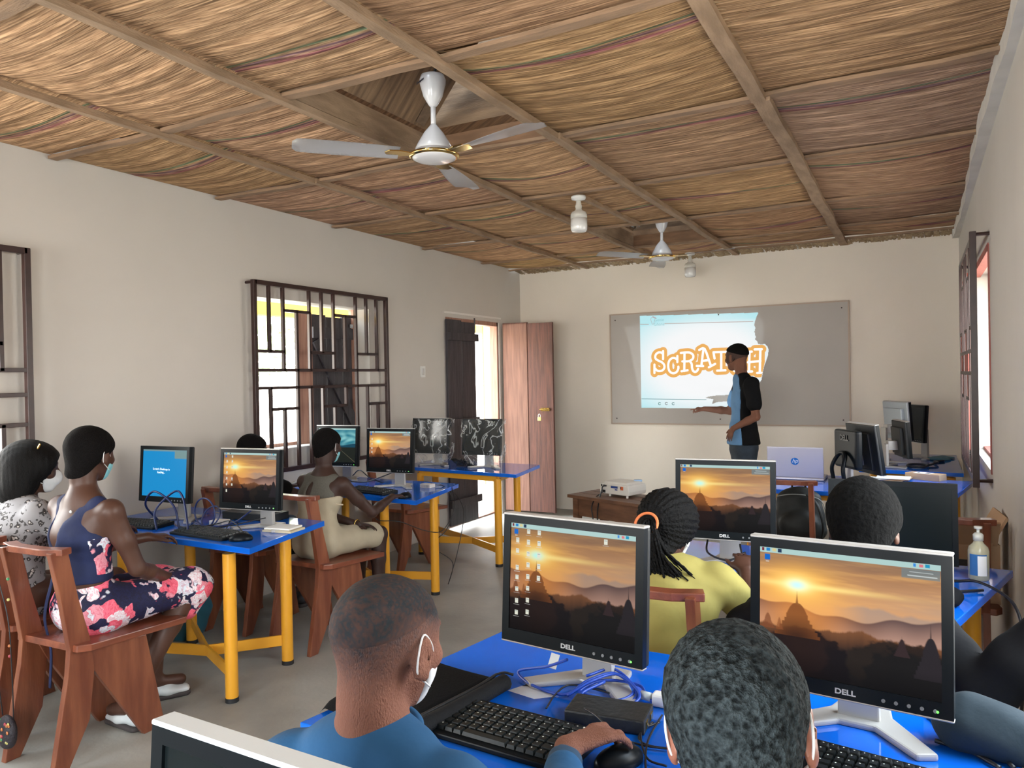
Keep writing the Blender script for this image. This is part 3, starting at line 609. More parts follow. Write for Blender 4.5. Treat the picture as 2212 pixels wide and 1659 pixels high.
# ================================================================ SCREENS
def sunset(w, h, icons=0, trash=True, bright=1.0, note=True):
    U, V = np.meshgrid((np.arange(w) + .5) / w, (np.arange(h) + .5) / h, indexing='ij')      # V from the top
    rs = np.random.RandomState(4)
    def nz(fx, fy, s):
        r = np.random.RandomState(s); o = np.zeros_like(U)
        for i in range(5):
            a, b = r.rand(2) * 6.28; g = 1.7 ** i
            o += np.sin(U * fx * g + a + 1.5 * np.sin(V * fy * g * .6 + b)) * np.sin(V * fy * g + b + np.sin(U * fx * g * .7 + a)) / g ** .8
        return o / 2
    def mixc(a, b, t): return a * (1 - t[..., None]) + b * t[..., None]
    c = lambda *q: np.array(srgb(*q))
    # sky
    t = np.clip(V / .45, 0, 1); img = mixc(c(118, 92, 78)[None, None], c(222, 158, 96)[None, None], t)
    img = mixc(img, c(150, 145, 140), np.clip(U - .35, 0, 1) * .7 * np.clip(1 - abs(V - .36) / .2, 0, 1))
    cl = np.clip(nz(5, 34, 1) * 1.1 + .15, 0, 1); img = mixc(img, c(235, 180, 110), cl * .55 * np.clip(1 - abs(V - .22) / .25, 0, 1)); cl2 = np.clip(nz(4, 26, 2) * 1.2, 0, 1); img = mixc(img, c(92, 78, 74), cl2 * .45 * np.clip(1 - V / .3, 0, 1))
    sx, sy = .225, .285; d = np.hypot((U - sx) * 1.15, (V - sy) * 1.6)
    img = mixc(img, c(255, 190, 80), np.exp(-(d / .24) ** 2) * .9); st = np.exp(-((V - sy) / .022) ** 2) * np.exp(-((U - sx - .1) / .38) ** 2); img = mixc(img, c(255, 226, 140), st * .8)
    img = mixc(img, c(255, 240, 150), np.exp(-(d / .11) ** 2)); img = mixc(img, c(196, 250, 240), np.exp(-(d / .06) ** 2))
    # far cloud bank, mountains, mist
    m = np.clip((V - (.405 + .02 * nz(16, 3, 9) - .03 * np.exp(-((U - .66) / .12) ** 2))) * 40, 0, 1) * np.clip((U - .42) * 5, 0, 1); img = mixc(img, c(140, 132, 130), m * .6)
    ridge = .46 - .035 * np.cos((U - .05) * 7) + .015 * np.sin(U * 23) + .03 * np.clip(U - .4, 0, 1) - .03 * np.clip(U - .85, 0, 1) * 4
    m = np.clip((V - ridge) * 90, 0, 1); near = np.exp(-((U - .25) / .25) ** 2)
    mc = mixc(c(86, 68, 68)[None, None] + 0 * img, c(205, 130, 64), near * .8); img = mixc(img, mc, m)
    haze = np.clip((V - ridge) / .16, 0, 1) * m; img = mixc(img, mixc(c(176, 138, 122) + 0 * img, c(228, 150, 80), near), haze * .85)
    # ground
    gl = .615 + .02 * nz(20, 2, 3) + .01 * nz(60, 2, 5) - .03 * np.exp(-((U - .55) / .15) ** 2)
    m = np.clip((V - gl) * 60, 0, 1); gc = mixc(c(120, 78, 52) + 0 * img, c(44, 36, 34), np.clip((V - gl) / .16, 0, 1)); img = mixc(img, gc, m)
    for (tx, ty, r, cc) in ((.30, .92, .26, (24, 22, 26)), (.24, .80, .17, (40, 30, 30)), (.72, .86, .22, (32, 30, 30)), (.62, .82, .13, (40, 34, 31)), (.93, .90, .20, (34, 33, 34)), (.88, .95, .3, (28, 27, 28)), (.05, .9, .2, (32, 26, 28))):
        dd = np.hypot(U - tx, (V - ty) * .9) - r * (1 + .12 * nz(25, 25, int(tx * 100))); img = mixc(img, c(*cc), np.clip(-dd * 45, 0, 1) * .9)
    def stupa(ux, apex, base, wd, cc, k=1.0):
        v = np.clip((V - apex) / (base - apex), 0, 1)
        half = wd * np.where(v < .26, .012 + v * .20, np.where(v < .50, .065 + .34 * np.sqrt(np.clip((v - .26) / .24, 0, 1)), np.where(v < .60, .43, .50 + np.floor((v - .60) * 12) / 12 * 1.15)))
        m = np.clip((half - abs(U - ux)) * 160, 0, 1) * (V > apex) * (V < base); return mixc(img, c(*cc), m * k)
    img = stupa(.225, .335, .70, .155, (124, 72, 38), .88); img = mixc(img, c(40, 28, 26), np.exp(-((U - .225) / .14) ** 2) * np.clip((V - .52) * 5, 0, .8))
    img = stupa(.05, .50, .66, .05, (120, 70, 45), .8); img = stupa(.80, .54, .72, .05, (52, 40, 42)); img = stupa(.945, .44, .86, .10, (42, 38, 42)); img = stupa(.12, .53, .66, .03, (130, 75, 45), .7)
    img = mixc(img, c(12, 11, 13), np.clip((V - .80) * 3.5, 0, .85)); img = img * bright
    # panel bar and icons
    bar_ = V < .045; img[bar_] = c(176, 208, 204)
    def rect(x0, y0, x1, y1, cc, k=1.0):
        q = (U > x0) & (U < x1) & (V > y0) & (V < y1); img[q] = img[q] * (1 - k) + c(*cc) * k
    rect(.012, .008, .026, .036, (120, 30, 50)); rect(.040, .008, .062, .036, (40, 130, 200)); rect(.075, .008, .10, .036, (216, 205, 150)); rect(.11, .008, .135, .038, (40, 60, 90))
    rect(.86, .010, .872, .034, (60, 140, 220)); rect(.89, .012, .91, .034, (220, 120, 130)); rect(.92, .010, .945, .034, (30, 150, 190))
    if trash: rect(.03, .060, .062, .105, (20, 105, 200)); rect(.035, .115, .058, .122, (220, 220, 220), .6)
    if note: rect(.80, .052, .995, .125, (110, 130, 135), .75); rect(.84, .07, .96, .078, (225, 235, 235), .6); rect(.83, .098, .98, .106, (225, 235, 235), .6)
    cols = {0: [], 2: [(.05, [.15, .27, .37, .49, .62, .74]), (.15, [.06, .15, .27, .50, .62])], 3: [(.045, [.14, .24, .40, .49, .60, .71, .82]), (.14, [.05, .15, .26, .36, .47, .58, .69, .80]), (.23, [.05, .15, .26, .36, .47]), (.76, [.06])], 1: [(.05, [.2, .32, .44, .55])], 4: [(.1, [.06]), (.2, [.06]), (.3, [.06])]}[icons]
    for x, ys in cols:
        for y in ys: rect(x, y, x + .028, y + .045, (226, 226, 210)); rect(x + .004, y + .008, x + .024, y + .016, (170, 180, 180)); rect(x - .01, y + .055, x + .038, y + .060, (220, 220, 215), .45)
    return np.clip(img, 0, 1)
def road(w, h):
    U, V = np.meshgrid((np.arange(w) + .5) / w, (np.arange(h) + .5) / h, indexing='ij'); c = lambda *q: np.array(srgb(*q))
    mixc = lambda a, b, t: a * (1 - t[..., None]) + b * t[..., None]
    n = .5 + .5 * np.sin(U * 11 + 2 * np.sin(V * 17)) * np.sin(V * 15 + 2 * np.sin(U * 9)); img = mixc(c(40, 120, 140)[None, None] + 0 * U[..., None], c(150, 215, 215), n * np.exp(-((V - .3) / .2) ** 2))
    m = np.clip((V - .47 + .03 * np.sin(U * 8)) * 60, 0, 1); img = mixc(img, c(26, 70, 90), m); m = np.clip((V - .55) * 60, 0, 1); img = mixc(img, c(34, 38, 34), m)
    for a in (-.25, .02, .55): img = mixc(img, c(110, 105, 85), (abs((U - .45) - a * (V - .5) * 2) < .004 + .01 * (V - .5)) * (V > .56) * .8)
    img[V < .045] = c(176, 208, 204); return img
def loading(w, h):
    U, V = np.meshgrid((np.arange(w) + .5) / w, (np.arange(h) + .5) / h, indexing='ij'); img = np.zeros((w, h, 3)) + np.array(srgb(30, 142, 205)); img[V < .045] = srgb(120, 150, 155); img[(V > .05) & (V < .19) & (U > .72) & (U < .99)] = srgb(120, 150, 150); return img
SCREEN = {}
def screen_mesh(key, img, W_, H_):
    w, h = img.shape[:2]; me = D.meshes.new('screen')
    xs = np.linspace(-W_ / 2, W_ / 2, w); zs = np.linspace(H_ / 2, -H_ / 2, h); X, Z = np.meshgrid(xs, zs, indexing='ij')
    V = np.stack([X, 0 * X, Z], -1).reshape(-1, 3); ii = np.arange(w * h).reshape(w, h); F = np.stack([ii[:-1, :-1], ii[:-1, 1:], ii[1:, 1:], ii[1:, :-1]], -1).reshape(-1, 4)
    me.from_pydata(V.tolist(), [], F.tolist()); a = me.attributes.new('col', 'FLOAT_COLOR', 'POINT'); a.data.foreach_set('color', np.concatenate([img.reshape(-1, 3), np.ones((w * h, 1))], 1).astype(np.float32).ravel())
    return me
def lcd_mat(k, name):
    m = vcmat(name, .3, emis=k); m.node_tree.nodes['Principled BSDF'].inputs['Specular IOR Level'].default_value = .03; m.node_tree.nodes['Principled BSDF'].inputs['Base Color'].default_value = (.001, .001, .001, 1); return m
LCD = lcd_mat(1.06, 'lcd_picture')

def monitor(label, loc, rz, img=None, W_=.374, H_=.302, zb=.115, lcd=None, wide=False, foot=True, group=None, badge=True, tilt=-4, silver=True, dead=None, ports=False):
    t = thing('monitor', label, 'monitor', loc, rz, group)
    piv = D.objects.new('panel', None) if False else None
    b = .019; bb = .030; yS = -.055; cz = zb + H_ / 2
    E_ = Euler((R(tilt), 0, 0)).to_matrix().to_4x4(); Mt = Matrix.Translation((0, yS, cz)) @ E_
    def put(o): o.matrix_local = Mt; return o
    bm = bmesh.new()
    sw, shh = W_ - 2 * b, H_ - b - bb; cy_ = (bb - b) / 2
    for c, s in (((-W_ / 2 + b / 2, 0, 0), (b, .020, H_)), ((W_ / 2 - b / 2, 0, 0), (b, .020, H_)), ((0, 0, H_ / 2 - b / 2), (W_ - 2 * b, .020, b)), ((0, 0, -H_ / 2 + bb / 2), (W_ - 2 * b, .020, bb))): box(bm, c, s)
    put(obj('bezel', bm, black_m, t))
    bk = obj('back_shell', boxes([((0, .018, 0), (W_, .018, H_)), ((0, .036, -.01), (W_ * .72, .03, H_ * .74))]), [mattblack_m], t, bevel=.006); put(bk)
    if silver:
        put(obj('top_edge', B((0, .004, H_ / 2 + .002), (W_ + .002, .030, .006)), silver_m, t, bevel=.0015, seg=1)); put(obj('bottom_edge', B((0, .0, -H_ / 2 - .001), (W_ + .002, .022, .004)), silver_m, t, bevel=.0015, seg=1))
    if img is not None: me = screen_mesh('s', img, sw, shh); me.materials.append(lcd or LCD)
    else: me = screen_mesh('s', np.zeros((2, 2, 3)) + .01, sw, shh); me.materials.append(dead or mat('dark_screen', (.006, .009, .010), .25, spec=.15))
    s = D.objects.new('screen', me); link(s, t); s.matrix_local = Mt @ Matrix.Translation((0, -.006, cy_))
    if badge:
        q = textmesh('badge', 'DELL', .0145, mat('badge_silver', (.62, .63, .64), .3), t, ext=.0004, bold=.0004, sx=1.15); q.matrix_local = Mt @ Matrix.Translation((0, -.0105, -H_ / 2 + .014)) @ Euler((R(90), 0, 0)).to_matrix().to_4x4() @ Matrix.Diagonal((1.2, 1, 1, 1))
    bm = bmesh.new()
    for i in range(5): cyl(bm, (W_ / 2 - .03 - i * .022, -.0102, -H_ / 2 + .013), (W_ / 2 - .03 - i * .022, -.0125, -H_ / 2 + .013), .0035, n=10)
    put(obj('buttons', bm, mat('button_grey', (.20, .21, .22), .4), t))
    if img is not None:
        bm = bmesh.new(); cyl(bm, (W_ / 2 - .026, -.0126, -H_ / 2 + .013), (W_ / 2 - .026, -.0132, -H_ / 2 + .013), .0022, n=10); put(obj('power_light', bm, mat('green_led', (.15, 1.0, .1), .3, emis=2.0), t))
    # neck and Y-shaped foot
    bm = bmesh.new(); prism(bm, [(-.042, .010), (.042, .010), (.036, zb + .10), (-.036, zb + .10)], .058, .078, 'y'); box(bm, (0, .018, zb + .09), (.07, .085, .07)); obj('stand_neck', bm, silver_m, t, bevel=.004)
    if foot:
        bm = bmesh.new(); prism(bm, [(-.050, .150), (.050, .150), (.062, .095), (.158, -.030), (.122, -.052), (.035, .035), (-.035, .035), (-.122, -.052), (-.158, -.030), (-.062, .095)], 0, .014, 'z'); obj('foot', bm, silver_m, t, bevel=.005)
    else:
        bm = bmesh.new(); lathe(bm, [(.10, 0), (.10, .010), (.06, .018), (.0, .02)]); obj('foot', bm, black_m, t)
    return t
near1 = sunset(300, 236, 3, note=False, bright=.92); near2 = sunset(300, 236, 0, bright=1.18); mid = sunset(170, 134, 0, bright=1.0); far2 = sunset(150, 118, 2); far1 = sunset(110, 86, 1)
Z1 = .75
mM1 = monitor('black sunset-wallpaper monitor with three columns of icons, right of the person in blue', (-.71, 1.66, Z1), R(-7), near1)
mM2 = monitor('largest sunset-wallpaper monitor at lower right, with one lone bin icon', (-.13, 1.70, Z1), R(-6), near2, zb=.100)
monitor('black monitor with a sunset wallpaper facing the person in yellow', (-.67, 3.01, Z1), R(4), mid)
monitor('wide black switched-off monitor behind the dark head of the person in black', (-.10, 3.27, Z1), R(-1), None, W_=.44, H_=.30, zb=.03, foot=False, badge=False, silver=False)
mT1L = monitor('monitor showing a plain blue loading screen', (-3.62, 2.79, Z1), R(3), loading(60, 48), badge=False, silver=False)
textmesh('loading_text', 'Scratch Desktop is\nloading...', .017, mat('screen_text', (.75, .92, 1), .5, emis=.8), mT1L, (-.02, -.064, .285), (R(86), 0, 0), ext=.0002)
monitor('sunset-wallpaper monitor with two columns of icons, right of the blue loading screen', (-2.99, 2.80, Z1), R(6), far2)
monitor('monitor with a teal sky and road wallpaper under the window', (-3.88, 4.47, Z1), R(5), road(110, 86), badge=False)
monitor('monitor with a sunset wallpaper on the table in front of the person in beige', (-3.24, 4.28, Z1), R(4), far1)
wrapdark = mat('glossy_dark_screen', (.012, .013, .012), .12)
w1 = monitor('switched-off monitor wrapped in clear plastic, nearer the window', (-3.73, 5.50, Z1), R(4), None, W_=.36, dead=wrapdark, badge=False)
w2 = monitor('switched-off monitor wrapped in crinkled clear plastic in front of the doorway', (-3.22, 5.50, Z1), R(2), None, W_=.36, dead=wrapdark, badge=False, silver=False)
film = mat('clear_film', (.85, .88, .88), .10, trans=0, alpha=.16, spec=.9, bump=.6, bscale=14)
n = film.node_tree.nodes; L = film.node_tree.links; ns = n.new('ShaderNodeTexNoise'); ns.inputs['Scale'].default_value = 4.2; ns.inputs['Detail'].default_value = 3; ns.inputs['Distortion'].default_value = 1.6
t = n.new('ShaderNodeTexCoord'); L.new(t.outputs['Object'], ns.inputs[0]); q = n.new('ShaderNodeMath'); q.operation = 'SUBTRACT'; L.new(ns.outputs[0], q.inputs[0]); q.inputs[1].default_value = .5; q2 = n.new('ShaderNodeMath'); q2.operation = 'ABSOLUTE'; L.new(q.outputs[0], q2.inputs[0])
r = n.new('ShaderNodeValToRGB'); r.color_ramp.elements[0].position = .0; r.color_ramp.elements[0].color = (.55, .55, .55, 1); r.color_ramp.elements[1].position = .022; r.color_ramp.elements[1].color = (.035, .035, .035, 1); L.new(q2.outputs[0], r.inputs[0]); L.new(r.outputs[0], n['Principled BSDF'].inputs['Alpha'])
def wrap(label, loc, rz, seed, W_=.40, H_=.37):
    rnd = random.Random(seed); ph = [rnd.uniform(0, 6) for _ in range(8)]
    bm = bmesh.new()
    def fn(u, v):
        a = u * 2 * PI; cx_ = math.copysign(abs(math.cos(a)) ** .45, math.cos(a)) * W_ / 2; cy_ = math.copysign(abs(math.sin(a)) ** .6, math.sin(a)) * .055
        z = .035 + v * H_; k = 1 + .03 * math.sin(9 * a + ph[0] + 6 * v) + .025 * math.sin(5 * v * 3 + ph[1] + a * 3) + .02 * math.sin(23 * a + 9 * v * 2 + ph[2])
        nar = 1 - .30 * max(0, .25 - v) / .25
        return (cx_ * k * nar, -.03 + cy_ * k, z + .012 * math.sin(7 * a + ph[3]) * v)
    V = grid(bm, 90, 40, fn); bm.faces.new([V[i][40] for i in range(90)])
    o = obj('plastic_wrap', bm, film, None, True); tag(o, label, 'plastic wrap'); o.location = loc; o.rotation_euler = (0, 0, rz); return o
wrap('clear plastic bag over the wrapped monitor nearer the window', (-3.73, 5.50, Z1), R(4), 1); wrap('crinkled clear plastic bag over the wrapped monitor by the doorway', (-3.22, 5.50, Z1), R(2), 2)

def rot_monitor(label, loc, rz, W_, H_, zb, shell, **k):
    return monitor(label, loc, rz, None, W_=W_, H_=H_, zb=zb, badge=False, **k)
bd = monitor('bulky black monitor seen from behind, right of the open laptop', (-.37, 5.66, Z1), R(122), None, W_=.37, H_=.335, zb=.06, foot=False, badge=False, tilt=-8)
bb_ = obj('back_bulge', B((0, .072, .225), (.30, .05, .26)), black_m, bd, bevel=.02, seg=3)
obj('cable_arch', T([(-.075, .14, .005), (-.075, .15, .10), (-.05, .12, .18), (0, .11, .20), (.05, .12, .18), (.075, .15, .10), (.075, .14, .005)], .014, n=8), black_m, bd, True)
textmesh('maker_badge', 'DELL', .05, mat('dark_badge', (.004, .004, .005), .3), bd, (0, .100, .30), (R(90), 0, R(180)), ext=.002, bold=.002)
sbm = rot_monitor('silver-backed monitor standing highest on the far corner table', (-.20, 7.0, Z1), R(120), .375, .31, .185, 0)
rot_monitor('small dark monitor edge-on with a silver stand, at the left of the far corner table', (-.17, 6.62, Z1), R(106), .36, .28, .08, 0)
rot_monitor('dark-screened monitor turned to the left at the right of the far corner table', (-.02, 7.28, Z1), R(-56), .375, .31, .15, 0)
monitor('switched-off monitor with a pale top edge, cut off by the bottom of the photo', (-.573, .60, Z1), R(-2), None, zb=.069, badge=False)
for ch in sbm.children:
    if ch.name.startswith('back_shell'): ch.data.materials[0] = mat('silver_shell', (.36, .40, .44), .4, metal=.2)
for o in D.objects:
    if o.type == 'MESH' and o.name.startswith('top_edge') and o.parent and o.parent['label'].startswith('switched-off monitor with a pale'): o.data.materials[0] = mat('pale_top_edge', (.74, .80, .84), .35)
t_ = table('blue-topped table below the bottom edge of the photo carrying one monitor', [(-1.15, .12), (-.22, .12), (-.22, .69), (-1.15, .69)], [(-1.05, .2), (-.32, .2), (-.32, .60), (-1.05, .60)], (-.68, .4))

# ================================================================ PEOPLE
def rotm(yaw=0, pitch=0, roll=0):
    """columns: right, forward, up; yaw turns left (counter-clockwise) from +y, pitch looks up"""
    M = Euler((0, 0, R(yaw))).to_matrix() @ Euler((R(pitch), 0, 0)).to_matrix() @ Euler((0, R(roll), 0)).to_matrix()
    return np.array(M)
class Head:
    def __init__(s, c, Rm, sc=1.0): s.c = fvec(c); s.R = Rm; s.s = sc
    def p(s, x, y, z): return s.c + s.R @ (np.array([x, y, z]) * s.s)
    def fill(s, F, ears=True, face=True):
        S = s.s; p = s.p; Rm = s.R; E = lambda c, r, k=.02, sub=False, rot=None: F.ell(p(*c), np.array(r) * S, Rm if rot is None else rot, k * S, sub)
        E((0, -.018, .035), (.073, .094, .080)); E((0, .030, .020), (.064, .060, .070), .03); E((0, .032, -.035), (.054, .056, .066), .03); E((0, .060, -.082), (.026, .024, .022), .03)
        F.cap(p(0, -.040, -.03), p(0, -.045, -.08), .046 * S, .044 * S, .03 * S)
        if face:
            E((0, .082, .030), (.048, .016, .012), .012)
            for q in (-1, 1): E((q * .032, .090, .010), (.017, .012, .011), .010, True); E((q * .038, .066, -.020), (.022, .022, .018), .02); E((q * .031, .080, .010), (.0125, .0115, .0115), .003)
            F.cap(p(0, .088, .012), p(0, .108, -.022), .008 * S, .012 * S, .010 * S); E((.013, .095, -.026), (.009, .010, .008), .006); E((-.013, .095, -.026), (.009, .010, .008), .006)
            E((0, .086, -.049), (.024, .010, .0065), .005); E((0, .083, -.060), (.021, .010, .0075), .004)
        if ears:
            for q in (-1, 1):
                t = Rm @ np.array(Euler((R(-10), 0, R(q * -24))).to_matrix())
                F.ell(p(q * .078, -.012, -.006), np.array((.0075, .021, .033)) * S, t, .010 * S); F.ell(p(q * .086, -.006, -.002), np.array((.005, .012, .019)) * S, t, .006 * S, True); F.ell(p(q * .076, -.004, -.034), np.array((.006, .010, .009)) * S, t, .006 * S)
        return F
    def cranium(s, F, infl, k=.02):
        S = s.s; F.ell(s.p(0, -.018, .035), (np.array((.073, .094, .080)) + infl) * S, s.R, k * S); F.ell(s.p(0, .030, .020), (np.array((.064, .060, .070)) + infl) * S, s.R, .03 * S)
        F.cap(s.p(0, -.045, -.03), s.p(0, -.055, -.07), (.050 + infl) * S, (.048 + infl) * S, .03 * S); return F
def hand(F, w, fwd, nrm, side, S=1.0, curl=(25, 30, 20), spread=5, thumb=(45, 10), cup=0):
    """five-fingered hand: w wrist, fwd finger direction, nrm back-of-hand direction, side +1 right hand / -1 left"""
    f = fvec(fwd) / np.linalg.norm(fwd); n = fvec(nrm); n = n - f * (n @ f); n /= np.linalg.norm(n); lat = np.cross(f, n) * side    # lat points away from the thumb
    w = fvec(w); P = lambda a, b, c: w + (f * a + lat * b + n * c) * S
    F.ecap(P(.0, 0, 0), P(.075, .002, .0), .024 * S, .015 * S, .036 * S, .012 * S, lat, .015 * S)
    F.cap(P(.02, -.018, -.006), P(.055, -.030, -.008), .016 * S, .012 * S, .012 * S)
    for i, (off, L, r) in enumerate(((-.029, .070, .0088), (-.0095, .078, .0090), (.010, .073, .0086), (.028, .058, .0078))):
        a = R((i - 1.5) * spread); d = f * math.cos(a) + lat * math.sin(a); q = P(.078 if i < 3 else .070, off, .002); ang = 0
        pts = [q]; rs = [r * S * 1.08]
        for seg, c in zip((.45, .31, .24), curl):
            ang += R(c[i] if isinstance(c, (tuple, list)) else c); v = d * math.cos(ang) - n * math.sin(ang); q = q + v * L * seg * S; pts.append(q); rs.append(r * S * (1.0 - .10 * len(rs)))
        F.chain(pts, rs, .005 * S)
    a, b = R(thumb[0]), R(thumb[1]); d = (f * math.cos(a) - lat * math.sin(a)) * math.cos(b) - n * math.sin(b); q = P(.022, -.022, -.006)
    d2 = (f * math.cos(a * .6) - lat * math.sin(a * .6)) * math.cos(b) - n * math.sin(b)
    F.chain([q, q + d * .036 * S, q + d * .036 * S + d2 * .028 * S, q + d * .036 * S + d2 * .050 * S], [.013 * S, .0105 * S, .0095 * S, .0080 * S], .008 * S); return F
def stubmat():
    m = vcmat('skin_with_stubble', .75, bump=.45, bscale=240); m.node_tree.nodes['Principled BSDF'].inputs['Specular IOR Level'].default_value = .2; return m
def colored(o, fn, attr='col'):
    me = o.data; n = len(me.vertices); V = np.zeros(n * 3, np.float32); me.vertices.foreach_get('co', V); V = V.reshape(-1, 3)
    c = fn(V); a = me.attributes.new(attr, 'FLOAT_COLOR', 'POINT'); a.data.foreach_set('color', np.concatenate([c, np.ones((n, 1))], 1).astype(np.float32).ravel()); return o
def hairmat(name, col, sc=170, amp=.9, rough=.75, col2=None):
    m = mat(name, col, rough, col2=col2 or tuple(c * .35 for c in col), vscale=sc, bump=amp, bscale=sc, spec=.10); return m
skinA = mat('skin_deep_brown', (.080, .036, .024), .45, var=.12, vscale=9, bump=.03, bscale=120, spec=.35)
skinB = mat('skin_brown', (.20, .088, .058), .45, var=.12, vscale=9, bump=.03, bscale=120, spec=.4)
skinC = mat('skin_darkest', (.045, .022, .017), .5, var=.1, vscale=9, spec=.3)
hairblk = hairmat('short_black_hair', (.0065, .0055, .0055), 200, .5, .9)
mask_blue = mat('mask_blue', (.22, .55, .62), .8, var=.1, vscale=20); mask_white = mat('mask_white', (.72, .74, .76), .8, var=.1, vscale=30)
loop_m = mat('ear_loop_white', (.70, .70, .70), .7)

def person(name, label, H, J, skin, h=.008, hair=None, clothes=None, mask=None, stub=None, hands=('relax', 'relax'), girth=1.0, legs=True, seat=True, shoes=None, face=True, hs=None, NK=1.0):
    """H head; J joints: pel, waist, chest, neck, shL, shR, elL, elR, wrL, wrR, knL, knR, anL, anR (+ fwL.. finger directions)"""
    root = thing(name, label, 'person', (J['pel'][0], J['pel'][1], 0)); o0 = fvec(root.location); G = girth; S = H.s
    J = {k: fvec(v) - o0 if k[:2] not in ('fw', 'ft') else v for k, v in J.items()}; H.c = H.c - o0
    pts = np.array([v for k, v in J.items() if k[:2] not in ('fw', 'ft')] + [H.c]); lo = pts.min(0) - .22; hi = pts.max(0) + .22
    if not legs: lo[2] = J['pel'][2] - .12
    lo[2] = max(lo[2], -.005) if legs else lo[2]
    F = Field(lo, hi, h); H.fill(F, face=face)
    lat = J['shR'] - J['shL']
    F.cap(H.p(0, -.040, -.06), J['neck'], .044 * S * G * NK, .050 * S * G * NK, .03); F.cap(J['neck'] * .6 + J['shL'] * .4, J['neck'], .035 * S, .045 * S, .03); F.cap(J['neck'] * .6 + J['shR'] * .4, J['neck'], .035 * S, .045 * S, .03)
    F.ecap(J['pel'], J['waist'], .125 * S * G, .095 * S * G, .105 * S * G, .080 * S * G, lat, .04); F.ecap(J['waist'], J['chest'], .105 * S * G, .080 * S * G, .130 * S * G, .092 * S * G, lat, .04)
    F.ecap(J['chest'], J['neck'] - (J['neck'] - J['chest']) * .35, .130 * S * G, .090 * S * G, .095 * S * G, .062 * S * G, lat, .05)
    for q in 'LR':
        F.chain([J['chest'] * .3 + J['sh' + q] * .7, J['sh' + q]], [.055 * S * G, .047 * S * G], .05); F.chain([J['sh' + q], J['sh' + q] * .5 + J['el' + q] * .5, J['el' + q]], [.046 * S * G, .040 * S * G, .033 * S * G], .02)
        w = J['wr' + q]; e = J['el' + q]; F.chain([e, e * .65 + w * .35, w], [.033 * S * G, .033 * S * G, .022 * S], .015)
        if 'fw' + q in J: d, n, cu = J['fw' + q]
        else: d, n, cu = (w - e), (0, 0, 1), (20, 25, 15)
        hand(F, w, d, n, 1 if q == 'R' else -1, (hs or S) * .95, curl=cu)
        if legs:
            hip = J['pel'] + (.075 * S if q == 'R' else -.075 * S) * lat / np.linalg.norm(lat) - fvec((0, 0, .01)); kn = J['kn' + q]; an = J['an' + q]
            F.chain([hip, kn], [.082 * S * G, .055 * S], .03); F.chain([kn, kn * .65 + an * .35 + fvec((0, -.012, 0)), an], [.052 * S, .050 * S, .034 * S], .02)
            ft = kn - an; dr = fvec(J.get('ft' + q, (0, .12, -.03))); F.cap(an - fvec((0, .02, .025)), an + dr * .9, .030 * S, .026 * S, .02)
    body = F.mesh('body', skin, root)
    if stub: body.data.materials.clear(); body.data.materials.append(stubmat()); colored(body, stub(H))
    if hair: hair(root, H, J)
    if clothes: clothes(root, H, J)
    if mask:
        Fm = Field(H.c - .16 * S, H.c + .16 * S, .005); 
        Fm.ell(H.p(0, .035, -.040), np.array((.060, .064, .056)) * S, H.R, .02); Fm.ell(H.p(0, .085, -.035), np.array((.030, .036, .036)) * S, H.R, .03); Fm.ell(H.p(0, .060, -.082), np.array((.032, .030, .024)) * S, H.R, .02)
        n = H.R @ np.array((0, -.96, -.05)); Fm.plane(H.p(0, .038, -.04), n)
        mk = Fm.mesh('face_mask', mask, root)
        for q in (-1, 1):
            pt = [H.p(q * .060, .045, -.012), H.p(q * .074, .014, .014), H.p(q * .077, -.012, .030), H.p(q * .081, -.028, .006), H.p(q * .077, -.023, -.026), H.p(q * .066, .012, -.046), H.p(q * .058, .042, -.062)]
            obj('ear_loop', T(pt, .0017 * S, n=6, sm=5), loop_m, mk, True)
    return root
def cut_hair(m, infl=.006, p0=(0, .088, .062), p1=(0, -.075, -.060), nz=.0, h=.007, nm='hair', scx=1.0, top=0.0, colfn=None):
    def f(root, H, J):
        S = H.s; F = Field(H.c - .17 * S, H.c + .17 * S, h); H.cranium(F, infl)
        if top: F.ell(H.p(0, -.015, .06), np.array((.078, .095, .075)) * S + top, H.R, .03)
        a = np.array(p0); b = np.array(p1); d = b - a; n = H.R @ np.array((0, -d[2], d[1])); n = n if n @ (H.R @ np.array((0, 1, -1))) > 0 else -n
        F.plane(H.p(*p0), n, .01)
        F.plane(H.p(0, .080, .05), H.R @ np.array((0, 1, .05)), .01)
        if nz: F.warp(nz, lambda X, Y, Z: np.sin(X * 310) * np.sin(Y * 290 + 1) * np.sin(Z * 300 + 2) + .6 * np.sin(X * 170 + Z * 90) * np.sin(Y * 190))
        o = F.mesh(nm, m, root, relax=1)
        if colfn: colored(o, colfn(H))
    return f
